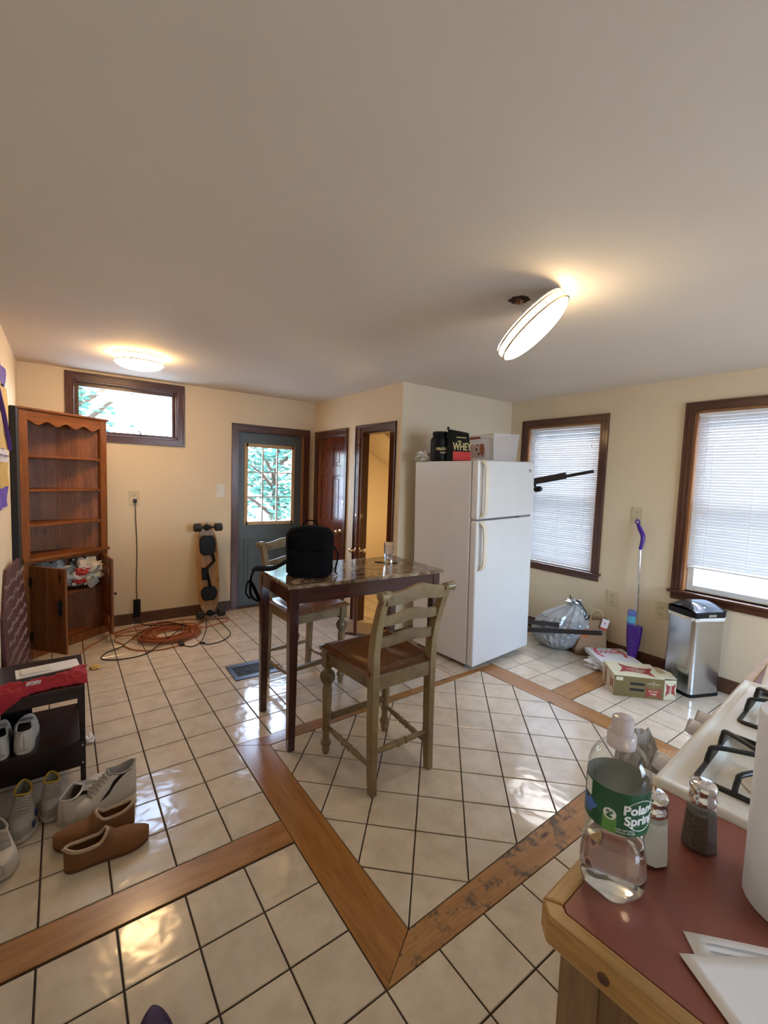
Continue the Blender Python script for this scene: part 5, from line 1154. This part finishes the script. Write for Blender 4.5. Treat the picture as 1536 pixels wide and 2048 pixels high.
def lw(a0): return lambda p: ((lr + .0003 + p[2]) * math.cos(camang + a0 + p[0] / lr), (lr + .0003 + p[2]) * math.sin(camang + a0 + p[0] / lr), p[1])
def patch(nm, mat, a0, a1, z0, z1, r_=.0003):
    mb = MB(); mb.grid(lambda a, b: ((lr + r_) * math.cos(camang + a0 + (a1 - a0) * a), (lr + r_) * math.sin(camang + a0 + (a1 - a0) * a), z0 + (z1 - z0) * b), 14, 2); return mb.build(nm, mat, bt, smooth=80)
patch('label_white', M['white'], -1.22, -.86, .148, .171); patch('label_lime', M['lime'], -.40, .04, .1125, .134)
mb = MB(); mb.add([lw(-.98)((.014 * math.cos(a) * (1 + .3 * math.sin(3 * a)), .012 * math.sin(a) + .134, .0001)) for a in [2 * math.pi * i / 24 for i in range(24)]], [tuple(range(24))]); mb.build('label_blue', M['blue'], bt)
mb = MB(); mb.add([lw(-.18)((.0085 * math.cos(a), .0085 * math.sin(a) + .1385, .0003)) for a in [2 * math.pi * i / 28 for i in range(28)]], [tuple(range(28))]); mb.build('label_seal', M['white'], bt)
mb = MB()
for q in ((0, 0), (.5, .6), (-.5, .7), (.3, -.8), (-.45, -.5)): mb.add([lw(-.18)((.0022 * math.cos(a) + q[0] * .005, .0018 * math.sin(a) + .1385 + q[1] * .005, .0006)) for a in [2 * math.pi * i / 12 for i in range(12)]], [tuple(range(12))])
mb.build('label_seal_mark', M['green'], bt)
mb = MB(); mb.text('Poland', .0185, TR(), .0001, .0007, fn=lambda p: lw(.80)((p[0], p[1] + .1510 + p[0] * .06, p[2] + .0001))); mb.text('Spring', .0185, TR(), .0001, .0007, fn=lambda p: lw(.80)((p[0], p[1] + .1355 + p[0] * .06, p[2] + .0001)))
mb.text('100% NATURAL', .0036, TR(), .0001, 0, fn=lambda p: lw(.30)((p[0], p[1] + .1200, p[2] + .0001))); mb.text('SPRING WATER', .0036, TR(), .0001, 0, fn=lambda p: lw(.33)((p[0], p[1] + .1160, p[2] + .0001)))
for sg_ in (1, -1): mb.tube([lw(.80)((.024 * math.cos(a), .1430 + sg_ * .022 * math.sin(a), .0005)) for a in [R(35 + 11 * i) for i in range(11)]], .0005, 4)
mb.build('label_lettering', M['white'], bt)
# shakers
M['thin_glass'] = pane('shaker_glass', (.95, .97, .97), .05)
def shaker(name, label, x, y, fill, fz):
    t = thing(name, label, 'shaker', (x, y, CT + .0006), R(20)); t.scale = (1.14, 1.14, 1.05)
    n = 8
    def oc(r_, z): return [(r_ * math.cos(R(22.5 + 45 * i)), r_ * math.sin(R(22.5 + 45 * i)), z) for i in range(n)]
    k = MB(); k.loft([oc(.010, .0), oc(.0225, 0), oc(.0240, .003), oc(.0200, .060), oc(.0185, .070), oc(.0150, .077), oc(.0142, .078), oc(.0176, .069), oc(.0190, .060), oc(.0226, .006), oc(.010, .005)], cap=True); k.build('glass_body', M['thin_glass'], t, bevel=.0006)
    k = MB(); k.loft([oc(.0229, .0052), oc(.0192, fz), oc(.012, fz + .001)]); k.build('contents', fill, t)
    k = MB(); k.lathe([(.0165, .074), (.0175, .076), (.0172, .084), (.0155, .088), (.0165, .093), (.0178, .097), (.0172, .102), (.0135, .1055), (.001, .1068)], 28); k.build('metal_lid', M['chrome'], t, smooth=50)
    k = MB()
    for a in range(7): k.lathe([(.0009, 0), (.0009, .0003)], 6, TR(.006 * math.cos(a * .9) * (a > 0), .006 * math.sin(a * .9) * (a > 0), .1062))
    k.build('holes', M['black'], t); return t
shaker('salt_shaker', 'glass salt shaker full of white salt, right behind the water bottle', .004, -.657, M['salt'], .066)
shaker('pepper_shaker', 'glass pepper shaker with dark pepper, nearest the stove grate', .100, -.692, M['pepper'], .058)
# paper towel roll
pt = thing('paper_towel_roll', 'white paper towel roll standing at the right edge of the counter', 'paper towel', (.089, -.821, CT + .0006))
k = MB(); k.lathe([(.020, 0), (.063, 0), (.0645, .002), (.0645, .276), (.063, .279), (.020, .279), (.020, 0)], 64, None, False); k.build('roll', M['papertowel'], pt, smooth=40); k = MB(); k.lathe([(.019, .001), (.0205, .001), (.0205, .278), (.019, .278), (.019, .001)], 32, None, False); k.build('core', M['cardboard'], pt, smooth=40)
# ------------------------------------------------------------------ shoe rack and shoes
rk = thing('shoe_rack', 'dark espresso shoe rack along the left wall with a red cloth on top', 'shoe rack', (-1.025, 1.520, 0))
RWd, RD, RT = .345, .440, .478
bx('top_board', M['espresso'], 0, RWd, 0, RD, RT - .022, RT, rk, bevel=.003)
for lx, ly in ((RWd - .022, .004), (RWd - .022, RD - .026), (.105, RD - .026), (.0, .004)): bx('leg', M['espresso'], lx, lx + .022, ly, ly + .022, 0, RT - .022, rk, bevel=.002)
bx('apron', M['espresso'], 0, RWd - .022, .004, .018, RT - .058, RT - .022, rk); 
bx('shelf', M['espresso'], 0, RWd - .022, .006, RD - .01, .190, .208, rk, bevel=.002); bx('shelf_panel', M['espresso'], 0, RWd, .0, .005, .085, .206, rk, bevel=.002)
bx('back_panel', M['espresso'], 0, .105, RD - .022, RD - .012, .20, RT - .022, rk)
k = MB()
for z in (.085 + .018, .19): k.lathe([(.005, 0), (.004, .003), (.001, .0035)], 10, TR(RWd - .012, 0, z, rx=R(90)))
k.build('screw', M['chrome'], rk)
tpz = RT
k = MB()
def clothf(a, b):
    x = -1.03 + .362 * a; w = .085 + .035 * math.sin(a * 4.2 + 2.6); y = 1.545 + .10 * a + (b - .5) * 2 * w
    h = .050 * math.sin(math.pi * min(1, b * 1.02)) ** .6 * (.75 + .6 * noise.noise(Vector((a * 6, b * 4, 3)))) + .010 * noise.noise(Vector((a * 18, b * 10, 1)))
    z = tpz + max(.002, h + .002)
    if y < 1.514: z = tpz - (1.514 - y) * 1.5 + .004; y = 1.514 - .006
    return (x + .01 * noise.noise(Vector((a * 5, b * 5, 9))), y, z)
k.grid(clothf, 60, 34); o = k.build('red_cloth', M['red_cloth'], smooth=50, solid=.003); tag(o, 'bunched red cloth with white print on top of the shoe rack', 'cloth')
k = MB()
for i in range(9): 
    a = .36 + i * .018; p0 = clothf(a, .22); k.tube([(p0[0], p0[1] - .004, p0[2] + .004), (p0[0] + .006, p0[1] + .010, p0[2] + .016)], .0018, 4)
k.build('white_print', M['white'], o)
o2 = thing('white_packet', 'white paper packet half covered by the red cloth on the shoe rack', 'packet', (-.975, 1.735, tpz + .0008), R(6))
k = MB(); k.box(.03, .285, 0, .115, 0, .008); k.build('packet', M['vinyl'], o2, bevel=.002); k = MB(); k.box(.05, .17, .02, .10, .0082, .014); k.build('label', M['whiteplate'], o2, bevel=.002)
def shoe(name, label, loc, rz, L_=.285, wid=.098, hh=.085, style='sneaker', group=None, cat='shoe', rot=None, up=None, sole=None, swoosh=False, collar=None, pods=False):
    t = thing(name, label, cat, loc, rz, rot, group); up = up or M['sneaker']; sole = sole or M['sole']
    # x: heel 0 .. toe L
    tm = lambda u_: .45 * u_ + .55 * (1 - math.cos(math.pi * u_)) / 2
    def hw(t_):
        base_ = max(0, 1 - abs(2 * t_ - 1) ** (7.0 if t_ < .5 else 4.6)) ** .5
        return max(.0008, wid / 2 * base_ * (.80 + .24 * math.exp(-((t_ - .70) / .22) ** 2)))
    def yo(t_): return .006 * math.sin((t_ - .3) * 4)
    st_ = .022 if style == 'sneaker' else .012
    k = MB(); n = 28; poly = []
    for i in range(n + 1): t_ = tm(i / n); poly.append((t_ * L_, yo(t_) + hw(t_) * 1.05))
    for i in range(n - 1, 0, -1): t_ = tm(i / n); poly.append((t_ * L_, yo(t_) - hw(t_) * 1.05))
    def sz(x): return .010 * max(0, (x / L_ - .78) / .22) ** 2
    rings = [[(x * 1.0, y * .93, sz(x)) for x, y in poly], [(x, y, .004 + sz(x)) for x, y in poly], [(x, y * 1.0, st_ + sz(x) + .010 * (1 - x / L_) * (style == 'sneaker')) for x, y in poly]]
    k.loft(rings); k.build('sole', sole, t, smooth=45)
    def top(t_):
        if style == 'slipper': 
            return st_ + .056 + .014 * math.exp(-((t_ - .0) / .12) ** 2) + .030 * math.exp(-((t_ - .50) / .06) ** 2) - .022 * max(0, (t_ - .62) / .38) ** 2.5
        if t_ < .40: return st_ + hh * (1.0 - .14 * math.sin(min(1, t_ / .40) * math.pi))
        if t_ < .72: return st_ + .052 + (hh - .052) * (1 - (t_ - .40) / .32)
        return st_ + .052 - .020 * ((t_ - .72) / .28) ** 3
    open_t = .44 if style == 'sneaker' else .50
    def surf(t_, s_):
        a = math.pi * s_; c = math.cos(a); s2 = math.sin(a); e = .62
        y = hw(t_) * math.copysign(abs(c) ** e, c); se = math.sin(math.pi * (.5 - wfun(t_) / 2)); z = st_ - .006 + (top(t_) - st_ + .006) * (min(1, s2 / se) ** .75)
        if t_ < open_t: y *= (1 - .12 * s2)
        return Vector((t_ * L_, yo(t_) + y, z + sz(t_ * L_)))
    def wfun(t_): return (.56 if style == 'sneaker' else .50) * math.sin(math.pi * min(1, max(0, (t_ - .015) / (open_t - .015)))) ** .45 if t_ < open_t else 0
    k = MB(); NU, NV = 48, 30; fs = []
    mid = NV // 2
    vs2 = []; idx = {}
    for i in range(NU + 1):
        t_ = tm(i / NU); w_ = wfun(t_)
        for side in (0, 1):
            for j in range(mid + 1):
                f = j / mid * (.5 - w_ / 2); s_ = f if side == 0 else 1 - f
                idx[(i, side, j)] = len(vs2); vs2.append(tuple(surf(t_, s_)))
    for i in range(NU):
        for side in (0, 1):
            for j in range(mid):
                fs.append((idx[(i, side, j)], idx[(i + 1, side, j)], idx[(i + 1, side, j + 1)], idx[(i, side, j + 1)]))
    k.add(vs2, fs); k.build('upper', up, t, smooth=55, solid=.004)
    lp = []
    ui = [i for i in range(NU + 1) if tm(i / NU) <= open_t]
    for i in ui: lp.append(surf(tm(i / NU), .5 - wfun(tm(i / NU)) / 2))
    rp = [surf(tm(i / NU), .5 + wfun(tm(i / NU)) / 2) for i in ui[::-1]]
    k = MB(); k.tube([p + Vector((0, 0, .0)) for p in lp + rp[1:-1]], .0045 if style == 'sneaker' else .007, 6, closed=True); k.build('collar', collar or up, t, smooth=60)
    k = MB(); ins = []
    for i in range(13): t_ = .03 + (open_t + .12 - .03) * i / 12; ins.append((t_ * L_, yo(t_) + hw(t_) * .85, st_ + .012))
    for i in range(12, -1, -1): t_ = .03 + (open_t + .12 - .03) * i / 12; ins.append((t_ * L_, yo(t_) - hw(t_) * .85, st_ + .012))
    k.add(ins, [tuple(range(len(ins)))]); k.build('insole', M['dark_in'] if style == 'sneaker' else M['fleece'], t)
    if style == 'sneaker':
        k = MB()
        for i in range(6):
            t_ = .46 + i * .045; k.tube([surf(t_, s_) + Vector((0, 0, .003)) for s_ in (.36, .43, .5, .57, .64)], .0026, 6); t2_ = t_ + .022
            k.tube([surf(t_, .37) + Vector((0, 0, .004)), surf(t2_, .5) + Vector((0, 0, .005)), surf(t_ + .045, .63) + Vector((0, 0, .004))], .0022, 6)
        k.build('laces', M['sneaker_grey'], t, smooth=60)
    if swoosh:
        k = MB()
        for side in (0, 1):
            up_, lo_ = [], []
            for i in range(19):
                q = i / 18; t_ = .10 + .50 * q; wv = .055 * math.sin(math.pi * min(1, q * 1.05)) ** .6 * (q ** .7) + .004
                ce = .24 - .13 * q + .10 * max(0, q - .8)
                for lst, s_ in ((up_, ce + wv), (lo_, ce - wv * .55)):
                    s3 = s_ if side == 0 else 1 - s_; p = surf(t_, s3); p.y += .0022 if side == 0 else -.0022; lst.append(p)
            k.add([tuple(p) for p in up_ + lo_[::-1]], [(i, i + 1, 36 - i, 37 - i) for i in range(18)])
        k.build('side_logo', M['black'], t, solid=.001)
    if pods:
        k = MB(); 
        for t_, s_, w_ in ((.62, .16, .020), (.82, .12, .016)):
            p = surf(t_, s_) + Vector((0, .003, 0)); k.ico(lambda v, p=p, w_=w_: (p.x + v.x * w_ * 1.3, p.y + v.y * .006, p.z + v.z * w_ * .7), 2)
        k.build('side_pod', M['navy'], t, smooth=60)
    return t
shoe('sneaker', 'white high-top sneaker with black side logo, farthest right of the shoes on the floor', (-.490, 1.350, .0), R(197), .290, .112, .118, swoosh=True, collar=M['sneaker_grey'])
shoe('sneaker', 'white sneaker with black side logo, between its high-top mate and the yellow-lined shoes', (-.780, 1.235, .0), R(52), .270, .102, .100, swoosh=True, collar=M['sneaker'])
shoe('sneaker', 'off-white running shoe with yellow heel lining and dark blue side pods', (-.905, 1.500, .0), R(-93), .28, .095, .09, up=M['sneaker_grey'], collar=M['yellow'], pods=True)
shoe('sneaker', 'off-white running shoe with yellow heel lining, the one nearest the rack leg', (-.808, 1.512, .0), R(-92), .22, .088, .085, up=M['sneaker_grey'], collar=M['yellow'])
shoe('sneaker', 'chunky off-white shoe cut by the left edge, lowest of the floor sneakers', (-.985, 1.300, .0), R(-82), .25, .088, .080, up=M['sneaker'])
shoe('sneaker', 'white shoe heel out on the middle shelf, right one of the pair', (-.918, 1.535, .2085), R(86), .27, .092, .080, group='white shoes on the middle shelf', collar=M['sneaker'])
shoe('sneaker', 'white shoe heel out on the middle shelf, cut by the left edge', (-.996, 1.530, .2085), R(90), .27, .074, .080, group='white shoes on the middle shelf', collar=M['sneaker'])
shoe('slipper', 'tan suede moccasin slipper nearest the camera, toe pointing right', (-.770, 1.000, .0), R(-2), .285, .105, style='slipper', up=M['suede'], sole=M['suede_dk'], collar=M['fleece'])
shoe('slipper', 'tan suede moccasin slipper behind its mate, toe pointing left', (-.520, 1.130, .0), R(180), .285, .105, style='slipper', up=M['suede'], sole=M['suede_dk'], collar=M['fleece'])
shoe('shoe', 'tip of a dark purple shoe at the bottom edge', (-.585, .008, .0), R(88), .28, .10, .07, up=plain('dark_purple', (.03, .01, .06), .6), sole=M['black'], collar=M['black'])
# litter
def bit(name, label, cat, c, rad, seed, mat, amp=.7):
    k = MB(); k.ico(crumple((0, 0, 0), rad, seed, amp=amp, freq=2.4, flat=-rad[2] * .8), 3); o = k.build(name, mat, smooth=25); o.location = (c[0], c[1], rad[2] * .8 + .001); return tag(o, label, cat)
bit('crumpled_paper', 'small crumpled yellow paper on the tiles below the cords', 'paper', (-.570, 2.945), (.030, .035, .012), 51, plain('yellow_paper', (.62, .44, .12), .8))
bit('crumpled_tissue', 'small crumpled white tissue on the tiles right of the shoe rack', 'tissue', (-.650, 1.905), (.020, .040, .014), 52, M['vinyl'])
k = MB(); k.box(0, .34, 0, .24, 0, .004); o = k.build('cardboard_sheet', M['cardboard'], bevel=.001); o.location = (1.36, 2.66, .03); o.rotation_euler = (R(6), R(3), R(-38)); tag(o, 'flat brown cardboard leaning low beside the open doorway', 'cardboard')
# ------------------------------------------------------------------ light, sky, camera
w = bpy.data.worlds.new('sky'); scn.world = w; w.use_nodes = True; nt = w.node_tree; bg = nt.nodes['Background']
sk = nt.nodes.new('ShaderNodeTexSky'); sk.sky_type = 'NISHITA'; sk.sun_elevation = R(38); sk.sun_rotation = R(75); sk.sun_disc = False; sk.air_density = 1.2; sk.dust_density = 2.5
mxn = nt.nodes.new('ShaderNodeMix'); mxn.data_type = 'RGBA'; mxn.inputs[0].default_value = .82; mxn.inputs[7].default_value = (.50, .69, 1.0, 1)
nt.links.new(sk.outputs[0], mxn.inputs[6]); nt.links.new(mxn.outputs[2], bg.inputs[0]); bg.inputs[1].default_value = SKY
def light(name, typ, loc, energy, col, **kw):
    l = bpy.data.lights.new(name, typ); l.energy = energy; l.color = col
    for k_, v in kw.items(): setattr(l, k_, v)
    o = bpy.data.objects.new(name, l); COL.objects.link(o); o.location = loc; return o
def portal(name, loc, rot, sx, sy):
    l = bpy.data.lights.new(name, 'AREA'); l.shape = 'RECTANGLE'; l.size = sx; l.size_y = sy; l.cycles.is_portal = True
    o = bpy.data.objects.new(name, l); COL.objects.link(o); o.location = loc; o.rotation_euler = rot
portal('portal_back', ((W1[0] + W1[1]) / 2, YB + .17, (W1[2] + W1[3]) / 2), (R(-90), 0, 0), W1[1] - W1[0], W1[3] - W1[2])
portal('portal_door', ((DB[0] + DB[1]) / 2, YB + .17, 1.38), (R(-90), 0, 0), .62, .95)
portal('portal_right', (XR + .17, (W2[0] + W2[1]) / 2, (W2[2] + W2[3]) / 2), (0, R(90), 0), W2[3] - W2[2], W2[1] - W2[0])
portal('portal_right_2', (XR + .17, (W3[0] + W3[1]) / 2, (W3[2] + W3[3]) / 2), (0, R(90), 0), W3[3] - W3[2], W3[1] - W3[0])
portal('portal_front', ((WF[0] + WF[1]) / 2, YF - .17, (WF[2] + WF[3]) / 2), (R(90), 0, 0), WF[1] - WF[0], WF[3] - WF[2])
light('stair_bulb', 'POINT', (2.45, 3.05, 1.0), 9, (1, .72, .36), shadow_soft_size=.05)
cam = bpy.data.cameras.new('camera'); co = bpy.data.objects.new('camera', cam); COL.objects.link(co)
rV = Vector((.81074718, -.58433322, .03526601)); uV = Vector((.01566736, .08188053, .996519)); fV = Vector((.58518676, .80737244, -.07553936))
co.matrix_world = Matrix(((rV.x, uV.x, -fV.x, -.75320935), (rV.y, uV.y, -fV.y, -.94098168), (rV.z, uV.z, -fV.z, 1.5038886), (0, 0, 0, 1)))
cam.sensor_fit = 'HORIZONTAL'; cam.sensor_width = 36; cam.lens = 36 * 891.1912 / 1536; cam.clip_start = .02
scn.camera = co
vs_ = scn.view_settings; vs_.view_transform = 'Standard'; vs_.look = 'None'; vs_.gamma = 1; vs_.use_curve_mapping = False; vs_.exposure = EXPO
